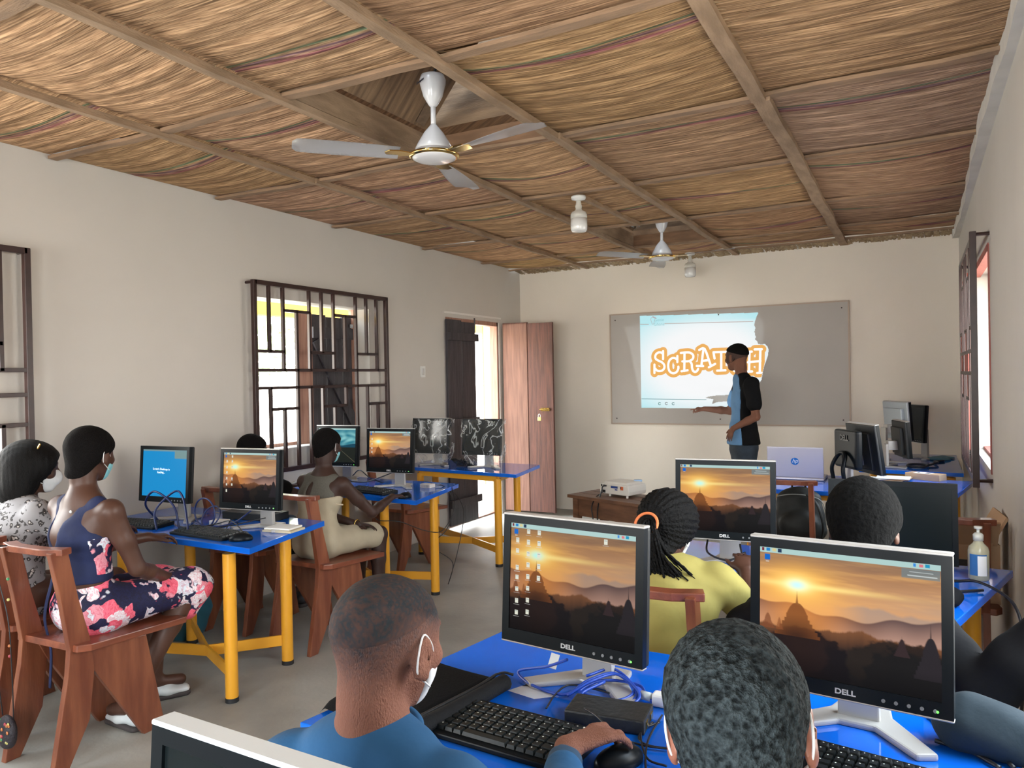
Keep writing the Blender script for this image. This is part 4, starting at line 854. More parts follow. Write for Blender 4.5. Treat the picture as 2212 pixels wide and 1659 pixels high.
def floral():
    m = D.materials.new('floral_print'); m.use_nodes = True; n = m.node_tree.nodes; L = m.node_tree.links; b = n['Principled BSDF']; b.inputs['Roughness'].default_value = .75
    t = n.new('ShaderNodeTexCoord'); ns = n.new('ShaderNodeTexNoise'); ns.inputs['Scale'].default_value = 16; ns.inputs['Detail'].default_value = 2; L.new(t.outputs['Object'], ns.inputs[0])
    ad = n.new('ShaderNodeMix'); ad.data_type = 'RGBA'; ad.blend_type = 'LINEAR_LIGHT'; ad.inputs['Factor'].default_value = .085; L.new(t.outputs['Object'], ad.inputs['A']); L.new(ns.outputs['Color'], ad.inputs['B'])
    v = n.new('ShaderNodeTexVoronoi'); v.inputs['Scale'].default_value = 15; L.new(ad.outputs['Result'], v.inputs[0])
    ns2 = n.new('ShaderNodeTexNoise'); ns2.inputs['Scale'].default_value = 42; ns2.inputs['Detail'].default_value = 1.5; ns2.inputs['Distortion'].default_value = 2.2; L.new(ad.outputs['Result'], ns2.inputs[0])
    # petals: voronoi cells chosen by their random colour
    sx = n.new('ShaderNodeSeparateColor'); L.new(v.outputs['Color'], sx.inputs[0])
    r = n.new('ShaderNodeValToRGB'); r.color_ramp.interpolation = 'CONSTANT'; e = r.color_ramp.elements; navy = (.008, .010, .055, 1)
    e[0].color = navy; e[1].position = .26; e[1].color = (.85, .82, .86, 1)
    x = e.new(.52); x.color = (.86, .16, .24, 1); x = e.new(.74); x.color = (.72, .80, .88, 1); x = e.new(.90); x.color = (.80, .32, .40, 1); L.new(sx.outputs[0], r.inputs[0])
    r2 = n.new('ShaderNodeValToRGB'); r2.color_ramp.elements[0].position = .62; r2.color_ramp.elements[0].color = (0, 0, 0, 1); r2.color_ramp.elements[1].position = .70; r2.color_ramp.elements[1].color = (1, 1, 1, 1); L.new(v.outputs['Distance'], r2.inputs[0])
    mx = n.new('ShaderNodeMix'); mx.data_type = 'RGBA'; L.new(r2.outputs[0], mx.inputs['Factor']); L.new(r.outputs[0], mx.inputs['A']); mx.inputs['B'].default_value = navy
    r3 = n.new('ShaderNodeValToRGB'); r3.color_ramp.elements[0].position = .40; r3.color_ramp.elements[0].color = (.82, .40, .48, 1); r3.color_ramp.elements[1].position = .56; r3.color_ramp.elements[1].color = (1, 1, 1, 1); L.new(ns2.outputs[0], r3.inputs[0])
    m2 = n.new('ShaderNodeMix'); m2.data_type = 'RGBA'; m2.blend_type = 'MULTIPLY'; m2.inputs['Factor'].default_value = .75; L.new(mx.outputs['Result'], m2.inputs['A']); L.new(r3.outputs[0], m2.inputs['B']); L.new(m2.outputs['Result'], b.inputs['Base Color']); return m
def leopard():
    m = D.materials.new('animal_print'); m.use_nodes = True; n = m.node_tree.nodes; L = m.node_tree.links; b = n['Principled BSDF']; b.inputs['Roughness'].default_value = .8
    t = n.new('ShaderNodeTexCoord'); ns = n.new('ShaderNodeTexNoise'); ns.inputs['Scale'].default_value = 40; L.new(t.outputs['Object'], ns.inputs[0])
    ad = n.new('ShaderNodeMix'); ad.data_type = 'RGBA'; ad.blend_type = 'LINEAR_LIGHT'; ad.inputs['Factor'].default_value = .02; L.new(t.outputs['Object'], ad.inputs['A']); L.new(ns.outputs['Color'], ad.inputs['B'])
    v = n.new('ShaderNodeTexVoronoi'); v.inputs['Scale'].default_value = 36; L.new(ad.outputs['Result'], v.inputs[0])
    r = n.new('ShaderNodeValToRGB'); e = r.color_ramp.elements; e[0].position = .0; e[0].color = (.62, .60, .58, 1); e[1].position = .19; e[1].color = (.55, .50, .47, 1)
    x = e.new(.24); x.color = (.035, .03, .03, 1); x = e.new(.40); x.color = (.045, .04, .04, 1); x = e.new(.47); x.color = (.29, .28, .29, 1); L.new(v.outputs['Distance'], r.inputs[0])
    L.new(r.outputs[0], b.inputs['Base Color']); return m
floral_m = floral(); leo_m = leopard()
navy_m = mat('navy_cloth', (.006, .014, .068), .8, var=.25, vscale=14, bump=.15, bscale=60)
beige_m = mat('beige_cloth', (.42, .36, .26), .8, var=.10, vscale=8, bump=.2, bscale=25)
mesh_m = mat('grey_mesh_cloth', (.105, .10, .085), .85, var=.2, vscale=200)
piping_m = mat('cream_piping', (.52, .44, .32), .8)
blueshirt_m = mat('blue_shirt', (.012, .095, .235), .85, var=.14, vscale=10, bump=.2, bscale=30)
cuffblue_m = mat('slate_blue_sleeve', (.025, .065, .125), .85, var=.15, vscale=12, bump=.2, bscale=30)
yellowshirt_m = mat('yellow_shirt', (.41, .355, .10), .85, var=.12, vscale=9, bump=.25, bscale=18)
blacktop_m = mat('black_cloth', (.006, .006, .007), .9, spec=.12, var=.2, vscale=12, bump=.2, bscale=25)
jeans_m = mat('dark_jeans', (.020, .032, .050), .85, var=.35, vscale=14, bump=.2, bscale=60)
sneaker_m = mat('white_sneaker', (.66, .69, .70), .5, var=.06, vscale=20)
sole_m = mat('dark_sole', (.05, .04, .04), .7)
def torso_cloth(F, J, S, G, infl, lat, top=.35, low=0.0):
    i = infl
    F.ecap(J['pel'] + fvec((0, 0, low)), J['waist'], .125 * S * G + i, .095 * S * G + i, .105 * S * G + i, .080 * S * G + i, lat, .04); F.ecap(J['waist'], J['chest'], .105 * S * G + i, .080 * S * G + i, .130 * S * G + i, .092 * S * G + i, lat, .04)
    F.ecap(J['chest'], J['neck'] - (J['neck'] - J['chest']) * top, .130 * S * G + i, .090 * S * G + i, .095 * S * G + i, .062 * S * G + i, lat, .05); return F
def shoulders_cloth(F, J, S, G, i, neck=True):
    for q in 'LR':
        F.chain([J['chest'] * .3 + J['sh' + q] * .7, J['sh' + q]], [.055 * S * G + i, .047 * S * G + i], .05)
        if neck: F.cap(J['neck'] * .6 + J['sh' + q] * .4, J['neck'] * .93 + J['sh' + q] * .07 - fvec((0, 0, .012)), .035 * S + i, .045 * S + i, .03)
def sleeve(F, J, q, S, G, i, frac, fore=0.0):
    a = J['sh' + q]; e = J['el' + q]; w = J['wr' + q]
    if frac < 1: F.chain([a, a + (e - a) * frac], [.047 * S * G + i, (.047 - .008 * frac) * S * G + i * 1.4], .02)
    else:
        F.chain([a, a * .5 + e * .5, e], [.047 * S * G + i, .041 * S * G + i, .036 * S * G + i], .02)
        if fore: F.chain([e, e * .6 + w * .4, e + (w - e) * fore], [.036 * S * G + i, .035 * S * G + i, .025 * S + i * 1.3], .02)
def box_of(J, keys, pad=.2): P = np.array([J[k] for k in keys]); return P.min(0) - pad, P.max(0) + pad
folds = lambda a, fr: (a, lambda X, Y, Z: np.sin(X * fr + 3 * np.sin(Z * fr * .4 + Y * 9)) * np.sin(Z * fr * .8 + 2 * np.sin(Y * fr * .5)))
def shoe(root, an, d, S=1.0, m=sneaker_m, sole=sole_m):
    an = fvec(an); d = fvec(d); d /= np.linalg.norm(d); F = Field(an - .2, an + .22, .006); lt = np.cross(d, (0, 0, 1)); z0 = .030
    g = fvec((an[0], an[1], 0))
    F.ecap(g - d * .045 + fvec((0, 0, z0 + .02)), g + d * .055 + fvec((0, 0, z0 + .015)), .034 * S, .032 * S, .040 * S, .026 * S, lt, .02); F.ecap(g + d * .05 + fvec((0, 0, z0 + .006)), g + d * .135 * S + fvec((0, 0, z0)), .042 * S, .024 * S, .036 * S, .018 * S, lt, .03)
    F.cap(g - d * .03 + fvec((0, 0, z0 + .03)), g - d * .02 + fvec((0, 0, z0 + .06)), .034 * S, .034 * S, .02); F.plane(g + fvec((0, 0, .012)), (0, 0, -1), .004)
    s = F.mesh('shoe', m, root); F = Field(an - .2, an + .22, .006)
    F.ecap(g - d * .045 + fvec((0, 0, .015)), g + d * .13 * S + fvec((0, 0, .015)), .040 * S, .03, .042 * S, .03, lt, .01); F.plane(g + fvec((0, 0, .024)), (0, 0, 1), .004); F.plane(g, (0, 0, -1), .004); F.mesh('sole', sole, s)

# ---- girl in the floral dress
def girl1():
    H = Head((-3.13, 2.005, 1.205), rotm(20, -6, 0), 1.02)
    J = dict(pel=(-3.11, 1.965, .575), waist=(-3.10, 1.945, .72), chest=(-3.095, 1.935, .885), neck=(-3.105, 1.955, 1.045), shL=(-3.265, 1.955, .985), shR=(-2.94, 1.965, .985), elR=(-2.915, 2.06, .73), wrR=(-3.03, 2.29, .625), elL=(-3.32, 2.12, .77), wrL=(-3.24, 2.35, .78),
             knL=(-3.20, 2.37, .56), knR=(-3.03, 2.42, .555), anL=(-3.23, 2.36, .115), anR=(-3.065, 2.12, .12), fwR=((-.10, .30, -.05), (.2, .1, 1), (18, 20, 10)), fwL=((.1, .3, -.02), (0, 0, 1), (25, 25, 15)), ftR=(-.10, -.03, -.05), ftL=(.05, .12, -.05))
    def cl(root, H, J):
        lat = J['shR'] - J['shL']; lo, hi = box_of(J, ['pel', 'neck', 'shL', 'shR', 'waist'], .17); F = Field(lo, hi, .006); torso_cloth(F, J, 1.0, 1.0, .008, lat, .5); 
        for q in 'LR': F.cap(J['chest'], J['sh' + q] * .62 + J['neck'] * .38 + fvec((0, -.01, .0)), .06, .040, .04)
        # deep V at the back, armholes, neckline in front, waist line
        n = J['neck']; F.ell(n + fvec((-.01, -.11, .00)), (.075, .12, .10), None, .01, True); F.ell(n + fvec((-.02, -.13, -.09)), (.042, .09, .11), None, .01, True); F.ell(n + fvec((0, .10, .0)), (.08, .12, .10), None, .01, True)
        for q in 'LR': F.ell(J['sh' + q] + fvec(((.035 if q == 'R' else -.035), 0, -.03)), (.060, .09, .095), None, .015, True)
        F.plane(J['waist'] - fvec((0, 0, .03)), (0, 0, -1)); F.warp(*folds(.0015, 60)); b = F.mesh('dress_bodice', navy_m, root)
        F = Field(n + fvec((-.1, -.15, -.16)), n + fvec((.12, .05, .05)), .004); F.ell(n + fvec((.045, -.085, -.055)), (.008, .006, .008)); F.mesh('bodice_button', white_m, b)
        lo, hi = box_of(J, ['pel', 'knL', 'knR', 'waist'], .17); F = Field(lo, hi, .007)
        F.ecap(J['pel'] - fvec((0, 0, .01)), J['waist'], .140, .112, .112, .086, lat, .04)
        for q, s in (('L', -1), ('R', 1)): F.chain([J['pel'] + fvec((s * .07, 0, -.01)), J['kn' + q] * .95 + J['pel'] * .05], [.098, .078], .05)
        F.ecap(J['knL'], J['knR'], .075, .075, .078, .078, (0, 1, 0), .05); F.cap(J['knR'] + fvec((.0, .035, -.01)), J['knR'] + fvec((-.01, -.02, -.10)), .070, .055, .03); F.cap(J['knL'] + fvec((0, .035, -.01)), J['knL'] + fvec((0, -.02, -.10)), .070, .055, .03)
        F.plane(J['waist'] + fvec((0, 0, .0)), (0, 0, 1)); F.warp(*folds(.003, 34)); F.mesh('dress_skirt', floral_m, root)
        F = Field(J['waist'] - .2, J['waist'] + .2, .005); F.ecap(J['waist'] - fvec((0, 0, .022)), J['waist'] + fvec((0, 0, .004)), .114, .092, .113, .091, lat, .004)
        F.plane(J['waist'] + fvec((0, 0, .004)), (0, 0, 1), .003); F.plane(J['waist'] - fvec((0, 0, .022)), (0, 0, -1), .003); F.mesh('waist_band', navy_m, root)
        F = Field(J['waist'] - .25, J['chest'] + .2, .006); torso_cloth(F, J, 1.0, 1.0, .010, lat, .5); F.plane(J['waist'], (0, 0, -1)); F.plane(J['chest'] + fvec((0, 0, .0)), (0, 0, 1)); F.plane(J['waist'] + fvec((.108, 0, 0)), (-1, -.3, 0)); F.mesh('floral_side_panel', floral_m, root)
        obj('sash_tail', T([J['waist'] + fvec((-.07, -.09, -.01)), J['waist'] + fvec((-.08, -.12, -.16)), J['waist'] + fvec((-.06, -.11, -.30)), J['waist'] + fvec((-.055, -.12, -.45))], .016, sy=.3), navy_m, root, True)
        shoe(root, J['anR'] + fvec((0, .0, 0)), (-.5, .02, 0)); shoe(root, J['anL'], (.35, .6, 0))
    return person('person', 'person with close-cropped hair in a navy and pink floral dress, hand on knee', H, J, skinA, .0075, cut_hair(hairblk, .011, (0, .085, .060), (0, -.05, -.055), .0012), cl, mask_blue, face=True)
girl1()
# ---- person in the animal-print blouse
def woman():
    H = Head((-3.60, 2.03, 1.125), rotm(-27, -6, 0), 1.0)
    J = dict(pel=(-3.62, 1.97, .575), waist=(-3.61, 1.95, .70), chest=(-3.60, 1.95, .85), neck=(-3.60, 1.98, .985), shL=(-3.76, 1.97, .93), shR=(-3.43, 1.95, .945), elR=(-3.36, 2.13, .775), wrR=(-3.53, 2.40, .79), elL=(-3.83, 2.12, .74), wrL=(-3.75, 2.42, .78),
             knL=(-3.72, 2.36, .54), knR=(-3.55, 2.38, .54), anL=(-3.72, 2.32, .10), anR=(-3.55, 2.34, .10), fwR=((-.12, .3, -.03), (0, 0, 1), (25, 30, 20)))
    def hr(root, H, J):
        F = Field(H.c - .26, H.c + .22, .007); H.cranium(F, .020); 
        F.ell(H.p(0, -.035, .02), (.098, .105, .100), H.R, .03); F.ell(H.p(0, -.06, -.07), (.098, .075, .11), H.R, .05); F.cap(H.p(.055, -.035, -.04), H.p(.065, -.03, -.14), .045, .028, .03); F.cap(H.p(-.06, -.03, -.04), H.p(-.075, -.05, -.16), .045, .030, .03)
        F.ell(H.p(0, .095, -.045), (.070, .075, .105), H.R, .015, True); F.warp(.0022, lambda X, Y, Z: np.sin(X * 240 + Z * 20) * np.sin(Y * 230 + 1))
        hh = F.mesh('long_black_hair', mat('straight_black_hair', (.005, .0045, .0045), .6, bump=.5, bscale=120, stretch=(6, 6, .6), spec=.15), root, 1)
        obj('hair_clip', T([H.p(.060, .015, .118), H.p(.075, .0, .085)], .005, n=6, sm=0), brass_m, hh)
    def cl(root, H, J):
        lat = J['shR'] - J['shL']; lo, hi = box_of(J, ['pel', 'neck', 'shL', 'shR', 'elR', 'elL', 'wrR', 'wrL'], .17); F = Field(lo, hi, .007); torso_cloth(F, J, 1.0, 1.06, .012, lat, .25, -.03); shoulders_cloth(F, J, 1.0, 1.05, .010)
        for q in 'LR': sleeve(F, J, q, 1.0, 1.05, .012, 1, .86)
        F.warp(*folds(.004, 36)); b = F.mesh('blouse', leo_m, root)
        F = Field(J['wrR'] - .14, J['wrR'] + .1, .004); d = J['elR'] - J['wrR']; F.cap(J['wrR'] + d * .08, J['wrR'] + d * .22, .031, .034, .01); F.mesh('white_cuff', white_m, b)
    return person('person', 'person with long black hair in a grey animal-print blouse at the left edge', H, J, skinA, .0075, hr, cl, mask_white)
woman()
# ---- girl in beige
def beige():
    H = Head((-3.115, 3.46, 1.115), rotm(8, -4, 0), .92)
    J = dict(pel=(-3.12, 3.36, .575), waist=(-3.12, 3.36, .70), chest=(-3.11, 3.385, .83), neck=(-3.105, 3.42, .965), shL=(-3.25, 3.41, .905), shR=(-2.97, 3.42, .90), elR=(-2.885, 3.58, .715), wrR=(-2.915, 3.82, .775), elL=(-3.28, 3.53, .70), wrL=(-3.05, 3.64, .625),
             knL=(-3.16, 3.80, .53), knR=(-3.03, 3.83, .53), anL=(-3.16, 3.78, .10), anR=(-3.02, 3.80, .10), fwR=((.02, .3, -.02), (0, 0, 1), (22, 30, 20)), fwL=((.3, .12, -.04), (0, .2, 1), (12, 15, 10)))
    def cl(root, H, J):
        lat = J['shR'] - J['shL']; lo, hi = box_of(J, ['pel', 'neck', 'shL', 'shR', 'knL', 'knR'], .17); n = J['neck']; ch = J['chest']
        def base(F, i):
            torso_cloth(F, J, .92, 1.05, .008 + i, lat, .4)
            for q in 'LR': F.cap(ch, J['sh' + q] * .66 + n * .34 + fvec((0, -.01, .0)), .06 + i, .036 + i, .04)
            return F
        F = Field(lo, hi, .007); base(F, 0)
        for q, s in (('L', -1), ('R', 1)): F.chain([J['pel'] + fvec((s * .06, 0, -.01)), J['kn' + q] * .93 + J['pel'] * .07], [.090, .070], .05)
        F.ecap((J['knL'] * .85 + J['pel'] * .15), (J['knR'] * .85 + J['pel'] * .15), .06, .06, .06, .06, (0, 1, 0), .05); F.ecap(J['pel'], J['pel'] + fvec((0, .0, .06)), .135, .115, .125, .10, lat, .04)
        F.plane(ch + fvec((0, 0, .015)), (0, -.12, 1)); F.plane(J['knR'] * .93 + J['pel'] * .07, (0, 1, -.1)); F.warp(*folds(.0028, 40)); F.mesh('dress', beige_m, root)
        F = Field(lo, hi, .006); base(F, -.001); F.plane(ch + fvec((0, 0, .010)), (0, .12, -1))
        for q in 'LR': F.ell(J['sh' + q] + fvec(((.032 if q == 'R' else -.032), 0, -.03)), (.052, .09, .085), None, .012, True)
        F.ell(n + fvec((0, -.03, .045)), (.070, .10, .055), None, .01, True); F.ell(n + fvec((-.012, -.12, -.095)), (.020, .08, .055), None, .006, True); y = F.mesh('mesh_yoke', mesh_m, root)
        yk = ch[1] - .098
        for pts in ([(-.066, 0, -.012), (-.040, -.052, -.030), (-.010, -.075, -.045), (.022, -.058, -.030), (.062, -.01, -.010)], [(-.010, -.078, -.048), (-.034, -.098, -.085), (-.030, -.105, -.125)], [(-.010, -.078, -.048), (.012, -.098, -.09), (.004, -.105, -.125)]):
            obj('cream_piping', T([n + fvec(q) for q in pts], .0042, n=6), piping_m, y, True)
        s = J['shR']; obj('cream_piping', T([s + fvec(q) for q in ((-.045, -.02, .045), (-.048, -.062, .01), (-.040, -.078, -.05), (-.010, -.06, -.10), (.0, .0, -.118))], .0048, n=6), piping_m, y, True)
        obj('wrist_bangle', T([J['wrL'] + fvec((.0, .026 * math.cos(a), .026 * math.sin(a))) for a in np.linspace(0, 2 * PI, 12, endpoint=False)], .0035, closed=True, n=6, sm=2), brass_m, root, True)
        for q in 'LR': shoe(root, J['an' + q], (0, 1, 0), .9, mat('dark_shoe', (.02, .02, .025), .5))
    return person('person', 'person in a sleeveless beige dress with a grey mesh yoke, hand on the mouse', H, J, skinC, .007, cut_hair(hairblk, .008, (0, .085, .058), (0, -.065, -.045), .001), cl, mask_blue)
beige()
# ---- child behind the monitor
def behind():
    H = Head((-3.80, 3.52, 1.06), rotm(-5, -8, 0), .92)
    J = dict(pel=(-3.73, 3.44, .575), waist=(-3.74, 3.43, .70), chest=(-3.74, 3.45, .82), neck=(-3.77, 3.48, .93), shL=(-3.88, 3.47, .87), shR=(-3.62, 3.47, .87), elR=(-3.50, 3.62, .78), wrR=(-3.42, 3.86, .80), elL=(-3.93, 3.62, .73), wrL=(-3.84, 3.86, .79), knL=(-3.80, 3.83, .53), knR=(-3.66, 3.85, .53), anL=(-3.80, 3.80, .10), anR=(-3.66, 3.82, .10))
    def cl(root, H, J):
        lat = J['shR'] - J['shL']; lo, hi = box_of(J, ['pel', 'neck', 'shL', 'shR', 'elR', 'elL'], .17); F = Field(lo, hi, .008); torso_cloth(F, J, .92, 1.05, .010, lat, .25); shoulders_cloth(F, J, .92, 1.05, .010)
        for q in 'LR': sleeve(F, J, q, .92, 1.05, .012, .5)
        F.mesh('dark_shirt', blacktop_m, root)
        lo, hi = box_of(J, ['pel', 'knL', 'knR', 'anL', 'anR'], .17); F = Field(lo, hi, .008)
        for q, s in (('L', -1), ('R', 1)): F.chain([J['pel'] + fvec((s * .06, 0, -.01)), J['kn' + q], J['an' + q] + fvec((0, 0, .04))], [.086, .062, .05], .03)
        F.mesh('dark_trousers', jeans_m, root)
        for q in 'LR': shoe(root, J['an' + q], (0, 1, 0), .9, mat('dark_shoe', (.02, .02, .025), .5))
    return person('person', 'person mostly hidden behind a sunset monitor, only dark head and arm showing', H, J, skinC, .008, cut_hair(hairblk, .010, (0, .085, .058), (0, -.065, -.045), .001), cl)
behind()
# ---- girl in yellow with braids
def yellow():
    H = Head((-.75, 2.50, .985), rotm(-14, -12, 0), .92)
    J = dict(pel=(-.74, 2.38, .575), waist=(-.74, 2.37, .66), chest=(-.715, 2.385, .76), neck=(-.735, 2.44, .875), shL=(-.865, 2.42, .81), shR=(-.575, 2.44, .835), elR=(-.50, 2.58, .70), wrR=(-.55, 2.74, .80), elL=(-.90, 2.55, .68), wrL=(-.85, 2.72, .80), knL=(-.82, 2.80, .53), knR=(-.66, 2.80, .53), anL=(-.82, 2.78, .1), anR=(-.66, 2.78, .1))
    bh = mat('braided_black_hair', (.006, .006, .0065), .7, bump=.7, bscale=150, col2=(.003, .003, .003), vscale=150, spec=.15)
    def hr(root, H, J):
        F = Field(H.c - .22, H.c + .22, .006); H.cranium(F, .020); F.ell(H.p(0, -.02, .035), np.array((.098, .108, .098)) * .98, H.R, .02); F.ell(H.p(0, .095, -.05), (.060, .055, .085), H.R, .015, True); F.plane(H.p(0, -.02, -.075), H.R @ np.array((0, .25, -1)))
        tie = H.p(-.005, -.134, .0); Rm = H.R
        def ridges(X, Y, Z):
            d = [X - tie[0], Y - tie[1], Z - tie[2]]; a = d[0] * Rm[0, 0] + d[1] * Rm[1, 0] + d[2] * Rm[2, 0]; c = d[0] * Rm[0, 2] + d[1] * Rm[1, 2] + d[2] * Rm[2, 2]; r = np.sqrt(a * a + c * c)
            return np.sin(np.arctan2(c, a) * 30) * np.clip(r / .06, .15, 1) + .4 * np.sin(r * 500)
        F.warp(.0034, ridges); hh = F.mesh('braided_hair', bh, root, 0)
        # orange hair band and hanging braids
        bd = [tie + H.R @ np.array((.041 * math.cos(a), -.016 + .010 * math.sin(a), .004 + .036 * math.sin(a))) for a in np.linspace(0, 2 * PI, 14, endpoint=False)]
        obj('orange_hair_band', T(bd, .0048, closed=True, n=8, sm=2), mat('orange_band', (.72, .19, .06), .7), hh, True)
        rnd = random.Random(9); bm = bmesh.new()
        for i in range(86):
            a = rnd.uniform(0, 2 * PI); r = rnd.uniform(0, .028) ; s0 = tie + H.R @ np.array((r * math.cos(a), .0, r * math.sin(a))); fx = rnd.uniform(.02, .14) if i > 5 else rnd.uniform(-.07, -.045); Lz = rnd.uniform(.14, .205) if i > 5 else rnd.uniform(.19, .24)
            sp = r * math.cos(a) / .024 * .022
            p1 = s0 + fvec((fx * .1 + sp * .5, -.030 - rnd.uniform(0, .008), -.02)); p2 = s0 + fvec((fx * .35 + sp, -.035 - rnd.uniform(0, .01), -Lz * .55)); p3 = s0 + fvec((fx + sp, -.020 - rnd.uniform(0, .035), -Lz))
            ph = rnd.uniform(0, 6); tube(bm, [s0, p1, p2, p3], lambda u, ph=ph: .0040 * (1 + .22 * math.sin(u * 95 + ph)) * (1 if u < .93 else .45), n=6, sm=12)
        obj('ponytail_braids', bm, bh, hh, True)
    def cl(root, H, J):
        lat = J['shR'] - J['shL']; lo, hi = box_of(J, ['pel', 'neck', 'shL', 'shR', 'elR', 'elL'], .17); F = Field(lo, hi, .006); torso_cloth(F, J, .92, 1.08, .012, lat, .22, -.02); shoulders_cloth(F, J, .92, 1.08, .012)
        for q in 'LR': sleeve(F, J, q, .92, 1.08, .014, .92)
        F.warp(*folds(.0038, 38)); F.mesh('yellow_shirt', yellowshirt_m, root)
        lo, hi = box_of(J, ['pel', 'knL', 'knR', 'anL', 'anR'], .17); F = Field(lo, hi, .009)
        for q, s in (('L', -1), ('R', 1)): F.chain([J['pel'] + fvec((s * .06, 0, -.01)), J['kn' + q], J['an' + q] + fvec((0, 0, .04))], [.086, .062, .05], .03)
        F.mesh('dark_trousers', jeans_m, root)
    return person('person', 'person with braids in an orange band wearing a yellow shirt', H, J, skinA, .0075, hr, cl, mask_white)
yellow()
# ---- person in black
def dark():
    H = Head((-.135, 2.22, 1.085), rotm(-4, -12, 0), 1.03)
    J = dict(pel=(-.13, 2.18, .575), waist=(-.13, 2.15, .70), chest=(-.13, 2.13, .82), neck=(-.13, 2.17, .95), shL=(-.29, 2.14, .875), shR=(.005, 2.12, .865), elR=(.118, 1.985, .765), wrR=(.275, 1.97, .99), elL=(-.44, 2.20, .785), wrL=(-.36, 2.48, .80), knL=(-.17, 2.55, .53), knR=(.0, 2.55, .53), anL=(-.17, 2.52, .1), anR=(.0, 2.52, .1), fwR=((.03, .1, .2), (.5, -1, 0), (20, 20, 20)))
    def cl(root, H, J):
        lat = J['shR'] - J['shL']; lo, hi = box_of(J, ['pel', 'neck', 'shL', 'shR', 'elR', 'elL', 'wrR', 'wrL'], .17); F = Field(lo, hi, .008); torso_cloth(F, J, 1.0, 1.05, .014, lat, .2, -.03); shoulders_cloth(F, J, 1.0, 1.05, .012)
        for q in 'LR': sleeve(F, J, q, 1.0, 1.12, .016, 1, .93)
        F.warp(*folds(.003, 34)); F.mesh('black_top', blacktop_m, root)
        lo, hi = box_of(J, ['pel', 'knL', 'knR', 'anL', 'anR'], .17); F = Field(lo, hi, .01)
        for q, s in (('L', -1), ('R', 1)): F.chain([J['pel'] + fvec((s * .06, 0, -.01)), J['kn' + q], J['an' + q] + fvec((0, 0, .04))], [.092, .066, .05], .03)
        F.mesh('dark_trousers', jeans_m, root)
    return person('person', 'person in a black long-sleeved top sitting before the wide black monitor', H, J, skinA, .008, cut_hair(hairmat('soft_black_hair', (.004, .004, .004), 90, .6, .95), .016, (0, .085, .050), (0, -.06, -.055), .002), cl, None)
dark()
# ---- boy in blue at the nearest table
def boy1():
    H = Head((-.752, .965, 1.077), rotm(0, -8, 0), .985)
    J = dict(pel=(-.75, .86, .575), waist=(-.75, .85, .68), chest=(-.745, .87, .80), neck=(-.748, .925, .955), shL=(-.885, .885, .885), shR=(-.605, .92, .895), elR=(-.510, 1.06, .775), wrR=(-.590, 1.288, .806), elL=(-.95, .98, .68), wrL=(-.84, 1.13, .62), knL=(-.84, 1.27, .53), knR=(-.66, 1.27, .53), anL=(-.84, 1.25, .1), anR=(-.66, 1.25, .1),
             fwR=((.075, .13, .012), (-.15, .0, 1), ((14, 26, 20, 14), (34, 40, 36, 30), (20, 24, 20, 18))))
    def stub(H):
        def f(V):
            q = (V - H.c) @ H.R / H.s; r = np.random.RandomState(2); n = np.sin(V[:, 0] * 700) * np.sin(V[:, 1] * 650 + 1) * np.sin(V[:, 2] * 680); n2 = np.sin(V[:, 0] * 120 + 2) * np.sin(V[:, 2] * 90) ; skin = np.array((.235, .105, .072)); hair = np.array((.013, .019, .024))
            line = q[:, 2] - (-.085 + .62 * np.clip(q[:, 1] + .10, 0, .2) + .0 * q[:, 0]); k = np.clip(line / .115, 0, 1) * (q[:, 2] > -.12) * (q[:, 1] < .082); k = np.clip(k * .88 + .25 * k * (1 - k) * 2 * n + .08 * n2 * k, 0, 1); tp = np.clip((q[:, 2] - .018 + .25 * np.minimum(q[:, 1], .04)) / .045, 0, 1) * (q[:, 1] < .085); k = np.maximum(k, tp * (.93 + .07 * n)); ear = np.abs(q[:, 0]) > .079; k = np.where(ear, 0, k)
            g = r.rand(len(V)); k = np.clip(k + .35 * (g - .5) * k, 0, 1); return skin * (1 - k[:, None]) + hair * (.35 + 1.1 * g)[:, None] * k[:, None]
        return f
    def cl(root, H, J):
        lat = J['shR'] - J['shL']; lo, hi = box_of(J, ['pel', 'neck', 'shL', 'shR', 'elR', 'elL', 'wrR', 'wrL'], .15); F = Field(lo, hi, .006); torso_cloth(F, J, .985, 1.0, .010, lat, .20, -.03); shoulders_cloth(F, J, .985, 1.0, .011)
        for q in 'LR': sleeve(F, J, q, .985, 1.0, .010, 1, .70)
        F.cap(H.p(0, -.045, -.03), J['neck'] + fvec((0, 0, .02)), .054, .058, .004, True) if False else None
        dd = J['elR'] - J['wrR']; sl_ = F.g.copy(); F.warp(*folds(.0022, 34)); s = F.mesh('blue_shirt', blueshirt_m, root)
        nk = J['neck']; ring = [nk + fvec((.070 * math.cos(a), -.004 + .066 * math.sin(a), .002 + .014 * math.sin(a))) for a in np.linspace(0, 2 * PI, 16, endpoint=False)]
        obj('collar', T(ring, .009, closed=True, n=8, sm=3, sy=.8), blueshirt_m, s, True)
        d = J['elR'] - J['wrR']; F = Field(J['wrR'] - .16, J['wrR'] + .12, .005); F.chain([J['wrR'] + d * .06, J['wrR'] + d * .9], [.031, .043], .01); F.plane(J['wrR'] + d * .12, -d, .004); F.warp(*folds(.002, 60)); F.mesh('cuff', cuffblue_m, s)
    return person('person', 'person in a blue shirt with fade haircut seen from behind, hand on the mouse', H, J, skinB, .0048, cut_hair(stubmat(), .0012, (0, .085, .070), (0, -.105, .012), .0004, h=.0045, colfn=stub), cl, mask_white, stub=stub, NK=.86, hs=1.12)
boy1()
